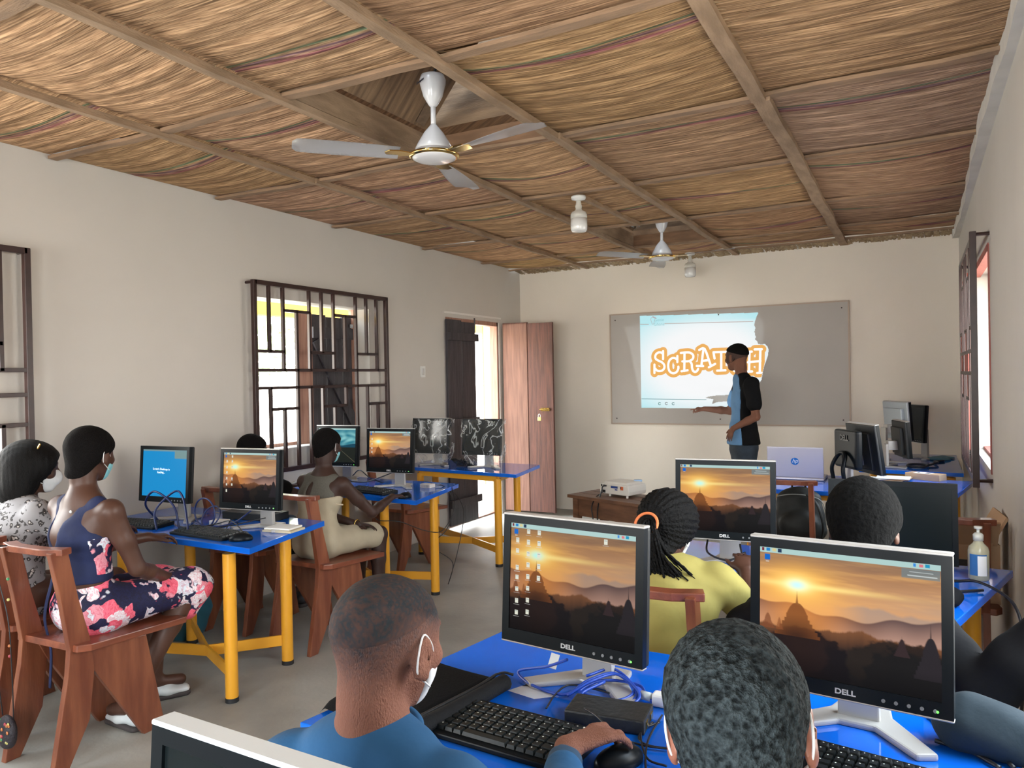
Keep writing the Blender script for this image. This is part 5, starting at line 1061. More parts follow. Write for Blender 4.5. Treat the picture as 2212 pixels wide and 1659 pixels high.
# ---- second boy
def boy2():
    H = Head((-.186, .875, 1.098), rotm(9, -14, -6), .97)
    J = dict(pel=(-.19, .74, .575), waist=(-.19, .73, .70), chest=(-.185, .76, .83), neck=(-.178, .83, .985), shL=(-.34, .80, .90), shR=(-.03, .80, .90), elR=(.04, 1.0, .76), wrR=(.0, 1.22, .79), elL=(-.40, .98, .74), wrL=(-.33, 1.2, .79), knL=(-.28, 1.12, .53), knR=(-.10, 1.12, .53), anL=(-.28, 1.10, .1), anR=(-.10, 1.10, .1))
    def cl(root, H, J):
        lat = J['shR'] - J['shL']; lo, hi = box_of(J, ['pel', 'neck', 'shL', 'shR', 'elR', 'elL'], .15); F = Field(lo, hi, .009); torso_cloth(F, J, 1.0, 1.0, .010, lat, .25, -.03); shoulders_cloth(F, J, 1.0, 1.0, .010)
        for q in 'LR': sleeve(F, J, q, 1.0, 1.0, .012, .8)
        F.mesh('grey_shirt', mat('grey_shirt', (.16, .17, .18), .85), root)
    def hr(root, H, J):
        S = H.s; F = Field(H.c - .16, H.c + .16, .0042); H.cranium(F, .009); F.plane(H.p(0, .085, .055), H.R @ np.array((0, .72, -.9)), .01) if False else None
        a = np.array((0, .086, .055)); b = np.array((0, -.02, -.075)); d = b - a; F.plane(H.p(*a), H.R @ np.array((0, -d[2], d[1])), .012)
        for q in (-1, 1): F.ell(H.p(q * .086, .010, -.03), (.022, .045, .055), H.R, .01, True)
        F.warp(.0016, lambda X, Y, Z: np.sin(X * 420 + 2 * np.sin(Z * 200)) * np.sin(Y * 400 + 1) * np.sin(Z * 410 + 2) + .7 * np.sin(X * 230 + Z * 110) * np.sin(Y * 250 + Z * 60))
        F.mesh('hair', hairmat('woolly_hair', (.045, .058, .064), 130, 1.0, .85, (.006, .008, .009)), root, 0)
    return person('person', 'person with short woolly hair at lower right, ears and mask strap showing', H, J, mat('skin_warm_brown', (.33, .13, .085), .45, var=.1, vscale=9), .005, hr, cl, mask_white, legs=False)
boy2()
# ---- standing teacher
def man():
    K = 1.12; W_ = lambda x, y, z: (x * K, y * K, 1.5 + (z - 1.5) * K)
    H = Head(W_(-1.345, 6.49, 1.635), rotm(58, -2, 0), 1.10)
    J = dict(pel=W_(-1.30, 6.50, .93), waist=W_(-1.30, 6.50, 1.08), chest=W_(-1.285, 6.50, 1.27), neck=W_(-1.305, 6.49, 1.475), shL=W_(-1.20, 6.345, 1.415), shR=W_(-1.345, 6.64, 1.40), elL=W_(-1.165, 6.33, 1.15), wrL=W_(-1.345, 6.31, 1.055), elR=W_(-1.45, 6.70, 1.18), wrR=W_(-1.66, 6.64, 1.20),
             knL=(-1.42, 7.20, .46), knR=(-1.50, 7.36, .46), anL=(-1.40, 7.20, .09), anR=(-1.50, 7.37, .09), fwR=((-.3, -.02, .02), (0, -.3, 1), ((5, 30, 40, 45), (8, 40, 45, 50), (5, 30, 30, 30))), fwL=((-.14, .05, -.30), (-.6, -1, .1), (10, 10, 8)), ftL=(-.10, .06, -.03), ftR=(-.10, .06, -.03))
    def cl(root, H, J):
        lat = J['shR'] - J['shL']; lo, hi = box_of(J, ['pel', 'neck', 'shL', 'shR', 'elR', 'elL'], .15)
        def top(h=.007):
            F = Field(lo, hi, h); torso_cloth(F, J, 1.1, 1.0, .014, lat, .15, -.0); shoulders_cloth(F, J, 1.1, 1.0, .012); F.ecap(J['pel'] + fvec((0, 0, .0)), J['pel'] + fvec((0, 0, .12)), .188, .150, .155, .122, lat, .03)
            for q in 'LR': sleeve(F, J, q, 1.1, 1.05, .014, .62)
            F.warp(*folds(.003, 30)); F.plane(J['pel'] + fvec((0, 0, -.02)), (0, 0, -1)); return F
        fw = H.R[:, 1]; f2 = np.cross((0, 0, 1), lat); f2 /= np.linalg.norm(f2); c = J['chest'] + f2 * .070
        F = top(); F.plane(c, f2); F.mesh('black_shirt', blacktop_m, root)
        F = top(); F.plane(c, -f2); F.mesh('blue_shirt_front', mat('steel_blue_cloth', (.10, .22, .40), .85, var=.12, vscale=14), root)
        lo2, hi2 = box_of(J, ['pel', 'knL', 'knR', 'anL', 'anR'], .17); F = Field(lo2, hi2, .009); F.ecap(J['pel'] - fvec((0, 0, .06)), J['pel'] + fvec((0, 0, .06)), .156, .130, .152, .124, lat, .03)
        for q, s in (('L', -1), ('R', 1)): F.chain([J['pel'] + s * .075 * lat / np.linalg.norm(lat) - fvec((0, 0, .015)), J['kn' + q], J['an' + q] + fvec((0, 0, .02))], [.108, .075, .062], .03)
        F.warp(*folds(.003, 30)); F.mesh('jeans', jeans_m, root)
        for q in 'LR': shoe(root, J['an' + q], (-.85, .45, 0), 1.05, mat('dark_shoe', (.02, .02, .025), .5))
    def hr(root, H, J):
        cut_hair(hairblk, .008, (0, .085, .070), (0, -.085, .020), .0008)(root, H, J)
    def stub(H):
        def f(V):
            q = (V - H.c) @ H.R / H.s; skin = np.array((.17, .075, .048)); hair = np.array((.030, .024, .024)); k = ((q[:, 2] > -.035 - .35 * q[:, 1]) & (q[:, 1] < .055) & (q[:, 1] > -.2) & (q[:, 2] > -.05) & (np.abs(q[:, 0]) < .079)) * .75
            return skin * (1 - k[:, None]) + hair * k[:, None]
        return f
    return person('person', 'standing person in a black and blue shirt pointing at the projected slide', H, J, skinB, .0065, hr, cl, None, stub=stub, hs=.95)
man()

# ================================================================ WHITEBOARD AND PROJECTED SLIDE
wb = thing('whiteboard', 'large whiteboard screwed to the front wall', 'whiteboard', (-1.78, YF - .002, 0))
bw = mat('whiteboard_surface', (.42, .39, .362), .55, var=.04, vscale=2, spec=.3)
obj('panel', B((0, -.012, 1.578), (2.39, .018, 1.185)), bw, wb)
fm = mat('board_edge', (.42, .33, .26), .6)
bm = boxes([((0, -.013, 2.172), (2.41, .026, .014)), ((0, -.013, .984), (2.41, .026, .014)), ((-1.20, -.013, 1.578), (.014, .026, 1.19)), ((1.20, -.013, 1.578), (.014, .026, 1.19))]); obj('edge_trim', bm, fm, wb)
for x in (-1.14, -.02, 1.14):
    for z in (1.04, 2.11): bm = bmesh.new(); cyl(bm, (x, -.020, z), (x, -.025, z), .007, n=12); obj('screw', bm, iron_m, wb)
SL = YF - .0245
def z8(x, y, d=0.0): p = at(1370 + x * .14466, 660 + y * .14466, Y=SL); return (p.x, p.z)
lit = [z8(*p) for p in [(85, 155), (600, 140), (1200, 122), (1858, 105), (1825, 170), (1805, 230), (1793, 290), (1808, 330), (1803, 375), (1788, 395), (1806, 412), (1803, 440), (1818, 470), (1803, 505), (1838, 535), (1850, 572), (1900, 582), (1950, 572), (1990, 610), (2006, 660), (2000, 740), (1968, 830), (1942, 900), (1918, 1010), (1900, 1110), (1800, 1250), (1500, 1330), (1200, 1345), (1105, 1362), (1060, 1378), (1185, 1400), (1160, 1470), (1240, 1442), (1500, 1420), (1500, 1548), (1420, 1545), (700, 1535), (108, 1525)]]  # fixed outline of the lit area, the person's head and arm shadow cut out
def inside(px, pz, poly):
    c = np.zeros(px.shape, bool); n = len(poly)
    for i in range(n):
        x0, y0 = poly[i]; x1, y1 = poly[i - 1]
        if y0 == y1: continue
        q = ((y0 > pz) != (y1 > pz)) & (px < (x1 - x0) * (pz - y0) / (y1 - y0) + x0); c ^= q
    return c
def emitter(name, k): return mat(name, (1, 1, 1), .5)
slide_m = vcmat('slide_light', .6, emis=.95)  # the slide glows by itself in place of projected light
def flat_emit(name, rgb, k=1.0):
    m = mat(name, tuple(c for c in rgb), .6); b = m.node_tree.nodes['Principled BSDF']; b.inputs['Emission Color'].default_value = (*rgb, 1); b.inputs['Emission Strength'].default_value = k; b.inputs['Base Color'].default_value = (.03, .03, .03, 1); b.inputs['Specular IOR Level'].default_value = 0; return m
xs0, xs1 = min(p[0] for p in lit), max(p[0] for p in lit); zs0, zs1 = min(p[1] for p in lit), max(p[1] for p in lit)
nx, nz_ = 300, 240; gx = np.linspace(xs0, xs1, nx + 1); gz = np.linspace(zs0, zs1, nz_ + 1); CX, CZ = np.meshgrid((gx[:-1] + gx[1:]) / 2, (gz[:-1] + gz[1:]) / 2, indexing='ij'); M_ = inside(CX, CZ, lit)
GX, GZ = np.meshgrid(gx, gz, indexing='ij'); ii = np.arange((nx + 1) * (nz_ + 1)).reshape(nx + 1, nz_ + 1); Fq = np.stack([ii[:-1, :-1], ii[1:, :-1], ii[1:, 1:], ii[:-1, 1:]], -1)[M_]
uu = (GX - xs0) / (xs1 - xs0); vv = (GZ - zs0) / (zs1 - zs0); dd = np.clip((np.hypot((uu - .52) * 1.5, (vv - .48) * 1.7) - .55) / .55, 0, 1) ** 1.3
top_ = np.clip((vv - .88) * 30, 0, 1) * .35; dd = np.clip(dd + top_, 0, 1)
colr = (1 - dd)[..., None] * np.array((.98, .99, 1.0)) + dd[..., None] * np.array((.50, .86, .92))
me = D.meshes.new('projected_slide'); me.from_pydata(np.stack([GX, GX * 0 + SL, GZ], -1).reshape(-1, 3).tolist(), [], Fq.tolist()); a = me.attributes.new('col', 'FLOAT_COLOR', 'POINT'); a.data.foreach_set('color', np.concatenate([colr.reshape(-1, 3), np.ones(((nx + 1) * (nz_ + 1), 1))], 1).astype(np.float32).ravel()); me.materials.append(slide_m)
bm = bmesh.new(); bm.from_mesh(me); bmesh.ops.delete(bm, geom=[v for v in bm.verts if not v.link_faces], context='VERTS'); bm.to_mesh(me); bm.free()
slide = thing('projected_slide', 'glowing projected slide with orange-outlined white lettering on the whiteboard, shadow outline cut out', 'projected picture', (0, 0, 0)); so = D.objects.new('light_field', me); link(so, slide)
ST = [[(432, 680), (432, 800)], [(432, 725), (405, 703), (370, 700), (335, 718), (315, 755), (322, 795), (360, 822), (410, 845), (445, 880), (452, 925), (430, 962), (390, 978), (345, 972), (308, 935)], [(303, 882), (303, 1008)],
      [(645, 755), (645, 845)], [(645, 808), (610, 787), (570, 785), (532, 812), (512, 860), (510, 920), (525, 975), (560, 1006), (600, 1010), (640, 985), (660, 940), (660, 912)],
      [(697, 708), (800, 700), (850, 712), (882, 745), (878, 790), (845, 820), (800, 832), (720, 834)], [(752, 712), (748, 978)], [(708, 982), (798, 966)], [(830, 832), (858, 870), (864, 930), (880, 975), (910, 992), (940, 975), (955, 945)],
      [(972, 664), (1052, 648), (1142, 890)], [(1032, 668), (1004, 895)], [(935, 902), (1030, 904)], [(1116, 922), (1208, 872)], [(1030, 825), (1112, 815)],
      [(1185, 698), (1420, 690)], [(1185, 700), (1200, 790)], [(1420, 692), (1428, 780)], [(1300, 698), (1300, 965)], [(1240, 972), (1362, 966)],
      [(1600, 740), (1600, 830)], [(1600, 790), (1560, 760), (1520, 762), (1478, 800), (1462, 860), (1465, 920), (1490, 970), (1530, 990), (1580, 975), (1610, 930)],
      [(1690, 692), (1755, 688)], [(1722, 690), (1715, 985)], [(1680, 990), (1760, 985)], [(1800, 655), (1905, 652)], [(1884, 655), (1876, 1002)], [(1700, 848), (1884, 828)], [(1838, 1008), (1896, 1004)]]
def ribbon(bm, pts, r, y, clipx=None):
    P = [Vector((q[0], 0, q[1])) for q in (z8(*p) for p in pts)]
    if len(P) > 2: P = smoothpath(P, 3)
    def disc(c, n=20):
        bm.faces.new([bm.verts.new((c.x + r * math.cos(2 * PI * k / n), y, c.z + r * math.sin(2 * PI * k / n))) for k in range(n)])
    for p in P: disc(p)
    for a, b in zip(P, P[1:]):
        d = (b - a)
        if d.length < 1e-6: continue
        d.normalize(); nrm = Vector((-d.z, 0, d.x)) * r; bm.faces.new([bm.verts.new((q.x, y, q.z)) for q in (a + nrm, b + nrm, b - nrm, a - nrm)])
def clip_right(bm):
    """cut the letters along the fixed shadow edge of the standing person"""
    for p0, p1 in ((z8(1850, 572), z8(1990, 610)), ):
        pass
    g = bm.verts[:] + bm.edges[:] + bm.faces[:]
    a, b = z8(2006, 640), z8(1900, 1110); d = Vector((b[0] - a[0], 0, b[1] - a[1])); n = Vector((-d.z, 0, d.x)); n = n if n.x > 0 else -n
    bmesh.ops.bisect_plane(bm, geom=g, plane_co=(a[0] - .006, SL, a[1]), plane_no=n, clear_outer=True)
pxr = .14466 * 7.55 / FPX
bm = bmesh.new(); [ribbon(bm, s, 66 * pxr, SL - .0012) for s in ST]; clip_right(bm); obj('orange_outline', bm, flat_emit('slide_orange', srgb(255, 190, 105), .88), slide)
bm = bmesh.new(); [ribbon(bm, s, 17 * pxr, SL - .0024) for s in ST]; clip_right(bm); obj('letters', bm, flat_emit('slide_white', (1, 1, 1), 1.2), slide)
def slideline(nm, a, b, r, rgb): bm = bmesh.new(); ribbon(bm, [a, b], r, SL - .001); return obj(nm, bm, flat_emit('slide_' + nm, rgb, .9), slide)
slideline('header_line', (92, 279), (215, 280), .0028, srgb(190, 160, 150)); slideline('header_line', (455, 271), (1775, 238), .0028, srgb(190, 160, 150)); slideline('footer_line', (112, 1394), (1075, 1405), .0030, srgb(120, 165, 170))
bm = bmesh.new(); ribbon(bm, [(285, 168), (258, 182), (247, 210), (262, 250), (268, 275), (290, 275), (298, 245), (312, 215)], .0022, SL - .001); ribbon(bm, [(280, 170), (322, 190)], .0075, SL - .0011); obj('bulb_logo', bm, flat_emit('slide_logo', srgb(190, 190, 195), .9), slide)
lx, lz = z8(372, 248); q = textmesh('logo_text', 'Genie\nGhana', .045, flat_emit('slide_pale_text', srgb(150, 205, 210), 1), slide, (lx, SL - .0015, lz), (R(90), 0, 0), ext=.0002)
for (x, y, c_) in ((380, 1465, (60, 140, 130)), (482, 1463, (110, 110, 110)), (585, 1466, (50, 130, 130))):
    bm = bmesh.new(); P = z8(x, y); tube(bm, [(P[0] + .014 * math.cos(k), SL - .0012, P[1] + .012 * math.sin(k)) for k in np.linspace(.6, 5.6, 8)], .0028, n=6); obj('footer_icon', bm, flat_emit('slide_icon_%d' % x, srgb(*c_), .8), slide)

# ================================================================ FANS, BULBS, SWITCH
fanw = mat('fan_enamel', (.60, .59, .60), .25, coat=.4); fang = mat('fan_gold_trim', (.85, .60, .22), .15, metal=1.0); fangrey = mat('fan_motor_grey', (.36, .33, .32), .4)
def fan(label, loc, drop, a0, scale=1.0, tilt=0):
    t = thing('ceiling_fan', label, 'ceiling fan', loc)
    bm = bmesh.new(); lathe(bm, [(.006, drop + .03), (.055, drop + .02), (.062, drop), (.060, drop - .02), (.045, drop - .075), (.022, drop - .115), (.012, drop - .125)], 32); obj('canopy', bm, fanw, t, True)
    bm = bmesh.new(); cyl(bm, (0, 0, .10), (0, 0, drop - .11), .0125, n=16); obj('downrod', bm, fanw, t, True)
    bm = bmesh.new(); lathe(bm, [(.013, .14), (.018, .132), (.045, .10), (.075, .050), (.086, .028), (.088, .010)], 36); obj('motor_dome', bm, fanw, t, True)
    bm = bmesh.new(); lathe(bm, [(.086, .020), (.090, .012), (.092, .002), (.09, -.004)], 36); obj('motor_band', bm, fangrey, t, True)
    bm = bmesh.new(); lathe(bm, [(.088, .002), (.112, .000), (.120, -.007), (.116, -.015), (.100, -.018)], 40); obj('gold_ring', bm, fang, t, True)
    bm = bmesh.new(); lathe(bm, [(.104, -.014), (.100, -.021), (.08, -.030), (.05, -.037), (.0, -.040)], 40); obj('bottom_cap', bm, fanw, t, True)
    for k in range(3):
        a = R(a0 + 120 * k); bm = bmesh.new(); V = grid(bm, 24, 6, lambda u, v: (.165 + u * .475, (v - .5) * (.092 + .052 * math.sin(min(1, u * 1.15) * PI * .55)) * (1 if u < .93 else math.sqrt(max(.0, 1 - ((u - .93) / .075) ** 2)) + .02) , -.006 + .014 * (v - .5) * 2 * (1 - .4 * u) + .004 * math.cos((v - .5) * PI)))
        r = bmesh.ops.solidify(bm, geom=bm.faces[:], thickness=.003); b_ = obj('blade', bm, fanw, t, True); b_.rotation_euler = (0, 0, a)
        bm = bmesh.new(); prism(bm, [(.085, -.020), (.12, -.026), (.165, -.040), (.215, -.036), (.232, 0), (.215, .036), (.165, .040), (.12, .026), (.085, .020)], -.010, -.005, 'z'); g = obj('blade_bracket', bm, fang, b_)
    obj('wire', T([(0, 0, drop + .02), (.015, .01, drop + .07), (-.01, .0, drop + .12), (.0, .01, drop + .20)], .006), cable_m, t, True)
    return t
f1 = fan('larger ceiling fan with gold ring hanging through the nearer ceiling opening', (-1.985, 2.973, 2.555), .345, -133)
textmesh('maker_name', 'Crompton', .018, mat('fan_lettering', (.02, .02, .03), .5), f1, (-.035, -.052, .332), (R(82), 0, R(-30)), ext=.0006, bold=.0006)
fan('smaller-looking ceiling fan hanging through the far ceiling opening', (-1.955, 6.45, 2.535), .33, -8)
bulbg = mat('bulb_glass', (.70, .70, .69), .12, coat=.6)
def bulb(label, loc):
    t = thing('light_bulb', label, 'light bulb', loc)
    bm = bmesh.new(); lathe(bm, [(.0, 0), (.048, 0), (.050, -.008), (.047, -.020), (.022, -.026), (.018, -.030)], 28); obj('holder', bm, white_m, t, True)
    bm = bmesh.new(); lathe(bm, [(.018, -.026), (.017, -.045), (.024, -.070), (.020, -.085), (.030, -.098), (.050, -.108), (.056, -.125), (.056, -.150)], 28); obj('clear_neck', bm, mat('clear_glass_neck', (.75, .74, .68), .08, alpha=.55, spec=.8), t, True)
    bm = bmesh.new(); lathe(bm, [(.056, -.150), (.057, -.20), (.055, -.225), (.046, -.238), (.0, -.241)], 28); obj('frosted_jar', bm, bulbg, t, True); return t
bulb('jar-shaped bulb on the ceiling between the two fans', (-1.997, 4.716, ZC - .028)); bulb('jar-shaped bulb behind the far fan, by the front wall', (-1.99, 7.50, ZC - .028))
sw = thing('light_switch', 'white light switch on the left wall beside the door', 'light switch', (XL, 5.872, 1.578)); obj('plate', B((.004, 0, 0), (.010, .072, .105)), white_m, sw, bevel=.003); obj('rocker', B((.011, 0, 0), (.008, .028, .062)), mat('switch_grey', (.55, .54, .52), .4), sw, bevel=.002)

# ================================================================ PROJECTOR ON ITS STOOL
rz = R(-20)
st = thing('stool_table', 'small slatted wooden table under the projector', 'side table', (-2.185, 5.965, 0), rz)
for k in range(3): obj('top_slat', B((0, -.142 + k * .142, .488), (.86, .136, .026)), stool_m, st, bevel=.003)
for sx in (-1, 1):
    for sy in (-1, 1): obj('leg', B((sx * .35, sy * .17, .2375), (.055, .055, .475)), stool_m, st, bevel=.002)
for c, s in (((0, -.17, .40), (.65, .02, .145)), ((0, .17, .40), (.65, .02, .145)), ((-.35, 0, .40), (.02, .29, .145)), ((.35, 0, .40), (.02, .29, .145))): obj('apron', B(c, s), stool_m, st)
pj = thing('projector', 'white projector on the small wooden table, ports towards the camera', 'projector', (-2.20, 6.02, .501), rz)
projm = mat('projector_white', (.66, .63, .58), .35, coat=.2)
bm = bmesh.new(); prism(bm, [(-.150, .02), (.150, .02), (.158, .05), (.150, .105), (-.150, .105), (-.158, .05)], -.11, .12, 'y'); obj('casing', bm, projm, pj, bevel=.010, seg=3)
bm = bmesh.new(); prism(bm, [(-.135, .10), (.135, .10), (.115, .122), (-.115, .122)], -.085, .11, 'y'); obj('lid', bm, projm, pj, bevel=.006, seg=2)
obj('lens_hood', T([(.085, .10, .115), (.085, .10, .128)], .035, sm=0, n=20), mat('lens_blue', (.35, .55, .85), .2), pj, True)
bm = bmesh.new(); cyl(bm, (.085, .118, .07), (.085, .135, .07), .034, n=24); obj('lens', bm, mat('lens_glass', (.05, .06, .08), .05), pj, True)
for x in (-.06, .125): obj('foot', T([(x, -.09, .0), (x, -.09, .022)], .010, sm=0, n=12), projm, pj)
obj('foot', T([(0, .09, .0), (0, .09, .022)], .010, sm=0, n=12), projm, pj)
bp = mat('port_blue', (.02, .05, .20), .4); blk = mat('port_black', (.01, .01, .012), .5)
for c, s, m in (((.005, -.1115, .082), (.072, .003, .018), bp), ((.025, -.1115, .062), (.026, .003, .010), bp), ((.085, -.1115, .078), (.030, .003, .028), mat('port_orange', (.55, .12, .04), .4)), ((-.132, -.1115, .088), (.012, .003, .018), blk), ((-.105, -.1115, .090), (.016, .003, .007), blk), ((-.108, -.1115, .040), (.030, .003, .024), blk), ((.076, -.113, .082), (.010, .003, .012), blk)): obj('port', B(c, s), m, pj)
pc = thing('projector_cable', 'black cables hanging from the back of the projector', 'cable', (0, 0, 0))
c_, s_ = math.cos(rz), math.sin(rz); PW = lambda x, y, z: (-2.20 + x * c_ - y * s_, 6.02 + x * s_ + y * c_, .501 + z)
obj('video_cable', T([PW(-.075, -.115, .088), PW(-.095, -.14, .082), PW(-.098, -.15, .05), PW(-.085, -.19, -.0), PW(-.05, -.26, -.10), PW(.0, -.32, -.22), PW(.06, -.4, -.4), PW(.10, -.5, -.495)], .006), cable_m, pc, True)
obj('power_cable', T([PW(-.105, -.115, .04), PW(-.115, -.15, .02), PW(-.125, -.20, -.01), PW(-.115, -.26, -.08), PW(-.10, -.26, -.2), PW(-.11, -.27, -.4), PW(-.05, -.4, -.495)], .005), cable_m, pc, True)
o = obj('plug_tag', B((0, 0, 0), (.028, .012, .042)), white_m, pc, bevel=.003); o.location = PW(-.125, -.205, -.028); o.rotation_euler = (0, R(-12), rz)
# the projector's own beam, shaped by its gate to the slide rectangle
l = D.lights.new('projector_beam', 'SPOT'); l.energy = 55; l.spot_size = R(60); l.spot_blend = 0.0; l.shadow_soft_size = .01; l.use_nodes = True
n = l.node_tree.nodes; L = l.node_tree.links; em = n['Emission']; tc = n.new('ShaderNodeTexCoord'); sp = n.new('ShaderNodeSeparateXYZ'); L.new(tc.outputs['Normal'], sp.inputs[0])
def mth(op, a, b=None):
    q = n.new('ShaderNodeMath'); q.operation = op
    for i, v in enumerate((a, b)):
        if v is None: continue
        if isinstance(v, (int, float)): q.inputs[i].default_value = v
        else: L.new(v, q.inputs[i])
    return q.outputs[0]
za = mth('ABSOLUTE', sp.outputs['Z']); ua = mth('ABSOLUTE', mth('ADD', mth('DIVIDE', sp.outputs['X'], za), .07)); va = mth('ABSOLUTE', mth('DIVIDE', sp.outputs['Y'], za))
L.new(mth('MULTIPLY', mth('LESS_THAN', ua, .33), mth('LESS_THAN', va, .185)), em.inputs['Strength']); em.inputs['Color'].default_value = (.80, .93, 1, 1)
lo_ = D.objects.new('projector_beam', l); COL.objects.link(lo_); p0 = Vector(PW(.085, .15, .075)); lo_.location = p0; lo_.rotation_euler = (Vector((-1.93, YF, 1.62)) - p0).to_track_quat('-Z', 'Y').to_euler()

# ================================================================ KEYBOARDS, MICE, SMALL THINGS
def keyboard(label, loc, rz, W_=.42, Dp=.145, legend=False):
    t = thing('keyboard', label, 'keyboard', loc, rz)
    bm = bmesh.new(); prism(bm, [(-Dp / 2, 0), (Dp / 2, 0), (Dp / 2, .022), (-Dp / 2, .012)], -W_ / 2, W_ / 2, 'x'); obj('base', bm, black_m, t, bevel=.003)
    bm = bmesh.new(); bl = bmesh.new(); rows = 6; cols = 15 if W_ < .36 else 20; pw = (W_ - .026) / cols; ph = (Dp - .030) / rows; rnd = random.Random(2)
    for r in range(rows):
        y = -Dp / 2 + .014 + (r + .5) * ph; z = .013 + (y + Dp / 2) / Dp * .010
        c = 0
        while c < cols:
            w_ = 1
            if r == 0 and c == 4: w_ = 5
            elif r in (1, 2) and c in (0, cols - 3): w_ = 2
            w_ = min(w_, cols - c); x = -W_ / 2 + .013 + (c + w_ / 2) * pw
            vs = box(bm, (x, y, z + .003), (w_ * pw - .0028, ph - .0028, .008))
            for v in vs:
                if v.co.z > z + .003: v.co.x += (x - v.co.x) * (.18 if w_ == 1 else .05); v.co.y += (y - v.co.y) * .18
            if legend and w_ < 5:
                q = rnd.uniform(.0015, .0032); bl.faces.new([bl.verts.new((x - pw * .16 + a, y + ph * .10 + b, z + .0074)) for a, b in ((0, 0), (q, 0), (q, .003), (0, .003))])
            c += w_
    obj('keys', bm, mat('key_black', (.010, .013, .014), .35, spec=.35), t)['kind'] = 'stuff'
    if legend: obj('key_legends', bl, mat('legend_white', (.7, .72, .7), .6), t)['kind'] = 'stuff'
    else: bl.free()
    return t
def mouse(label, loc, rz, cable=None):
    t = thing('mouse', label, 'computer mouse', loc, rz); F = Field((-.05, -.08, -.01), (.05, .08, .06), .004); F.ell((0, 0, .008), (.031, .056, .030)); F.plane((0, 0, 0), (0, 0, -1), .003); F.mesh('shell', black_m, t)
    bm = bmesh.new(); cyl(bm, (-.003, .028, .030), (.003, .028, .030), .009, n=14); obj('scroll_wheel', bm, rubber_m, t); return t
def cables(label, loc, paths, r, m, name='cable'):
    t = thing(name, label, 'cable', (0, 0, 0)); t.location = (0, 0, 0)
    for p in paths: obj('cable_run', T(p, r, n=8, sm=8), m, t, True)
    return t
k1 = keyboard('black keyboard beside the laptop sleeve on the nearest table', (-.765, 1.385, Z1), R(-4), .355, .165, True)
textmesh('maker_name', 'banda', .022, mat('legend_white', (.7, .72, .7), .6), k1, (.125, .062, .0235), (R(4), 0, 0), ext=.0003, bold=.0008)
k2 = keyboard('black keyboard cut off by the bottom of the photo, right of the woolly-haired person', (-.005, 1.50, Z1), R(-9), .40, .15, True)
textmesh('maker_name', 'Sumsonic', .013, mat('legend_white', (.7, .72, .7), .6), k2, (.13, .066, .0235), (R(4), 0, 0), ext=.0003, bold=.0005)
keyboard('black keyboard on the table beside the floral dress', (-3.13, 2.60, Z1), R(-3), .40, .15)
keyboard('black keyboard under the hand of the person in the animal-print blouse', (-3.72, 2.62, Z1), R(8), .40, .15)
keyboard('black keyboard in front of the person in beige', (-3.27, 4.05, Z1), R(-10), .38, .14)
keyboard('black keyboard in front of the person in yellow', (-.60, 2.76, Z1), R(-4), .38, .14)
mouse('black mouse under the hand of the person in blue', (-.520, 1.375, Z1), R(-32)); mouse('black mouse at the corner of the table beside the floral dress', (-2.865, 2.57, Z1), R(-50)); mouse('black mouse under the hand of the person in beige', (-2.90, 3.93, Z1), R(-8)); mouse('dark mouse between the two plastic-wrapped monitors', (-3.44, 5.62, Z1), R(60))
# laptop sleeve
sl = thing('laptop_sleeve', 'black padded laptop sleeve lying beside the person in blue', 'laptop sleeve', (-1.055, 1.455, Z1), R(-9))
bm = bmesh.new(); V = grid(bm, 24, 16, lambda u, v: ((u - .5) * .27, (v - .5) * .35, .030 + .006 * math.sin(u * 3) * math.sin(v * 4) - .018 * max(0, abs(u - .5) * 2 - .86) / .14 - .018 * max(0, abs(v - .5) * 2 - .84) / .16)); bmesh.ops.solidify(bm, geom=bm.faces[:], thickness=.024); obj('cover', bm, mat('neoprene_black', (.012, .013, .015), .8, bump=.2, bscale=200, spec=.2), sl, True)
obj('zip', T([(.118, -.15, .028), (.126, -.02, .032), (.126, .08, .032), (.116, .155, .030)], .004, n=6), rubber_m, sl, True); obj('front_roll', T([(.143, -.160, .019), (.147, 0, .019), (.143, .160, .019)], .020, n=10), MATS['neoprene_black'], sl, True); obj('zip_pull', T([(.116, .155, .032), (.130, .175, .034), (.15, .185, .030)], .003, n=6), cable_m, sl, True)
bb = thing('adapter_box', 'black rectangular box among the blue cables on the nearest table', 'box', (-.605, 1.545, Z1), R(6)); obj('case', B((0, 0, .016), (.175, .095, .030)), mat('soft_black', (.014, .016, .017), .5, bump=.3, bscale=60), bb, bevel=.004)
for k, x in enumerate((.02, -.02)): obj('socket', B((.0885, x, .015), (.003, .018, .014)), brass_m, bb)
pp = thing('folded_paper', 'folded white paper slip beside the keyboard on the nearest table', 'paper', (-.82, 1.595, Z1), R(-24)); bm = bmesh.new(); grid(bm, 4, 3, lambda u, v: ((u - .5) * .10, (v - .5) * .065, .002 + .012 * u * (1 - v))); bmesh.ops.solidify(bm, geom=bm.faces[:], thickness=.0012); obj('sheet', bm, whitepaper_m, pp)
cb = [at(*p, Z=z) for *p, z in ((1225, 1425, .85), (1180, 1440, .80), (1120, 1450, .765), (1150, 1480, .758), (1220, 1500, .758), (1270, 1470, .78), (1330, 1455, .785), (1375, 1500, .765), (1330, 1525, .758), (1250, 1500, .765), (1300, 1470, .775), (1380, 1480, .765), (1400, 1510, .76), (1440, 1520, .76))]
cables('blue network cable coiled on the nearest table under the monitor', None, [cb, [v + Vector((.012, -.012, .004)) for v in cb[4:11]], [v + Vector((-.01, .015, .004)) for v in cb[5:11]]], .0035, bluecable_m, 'network_cable')
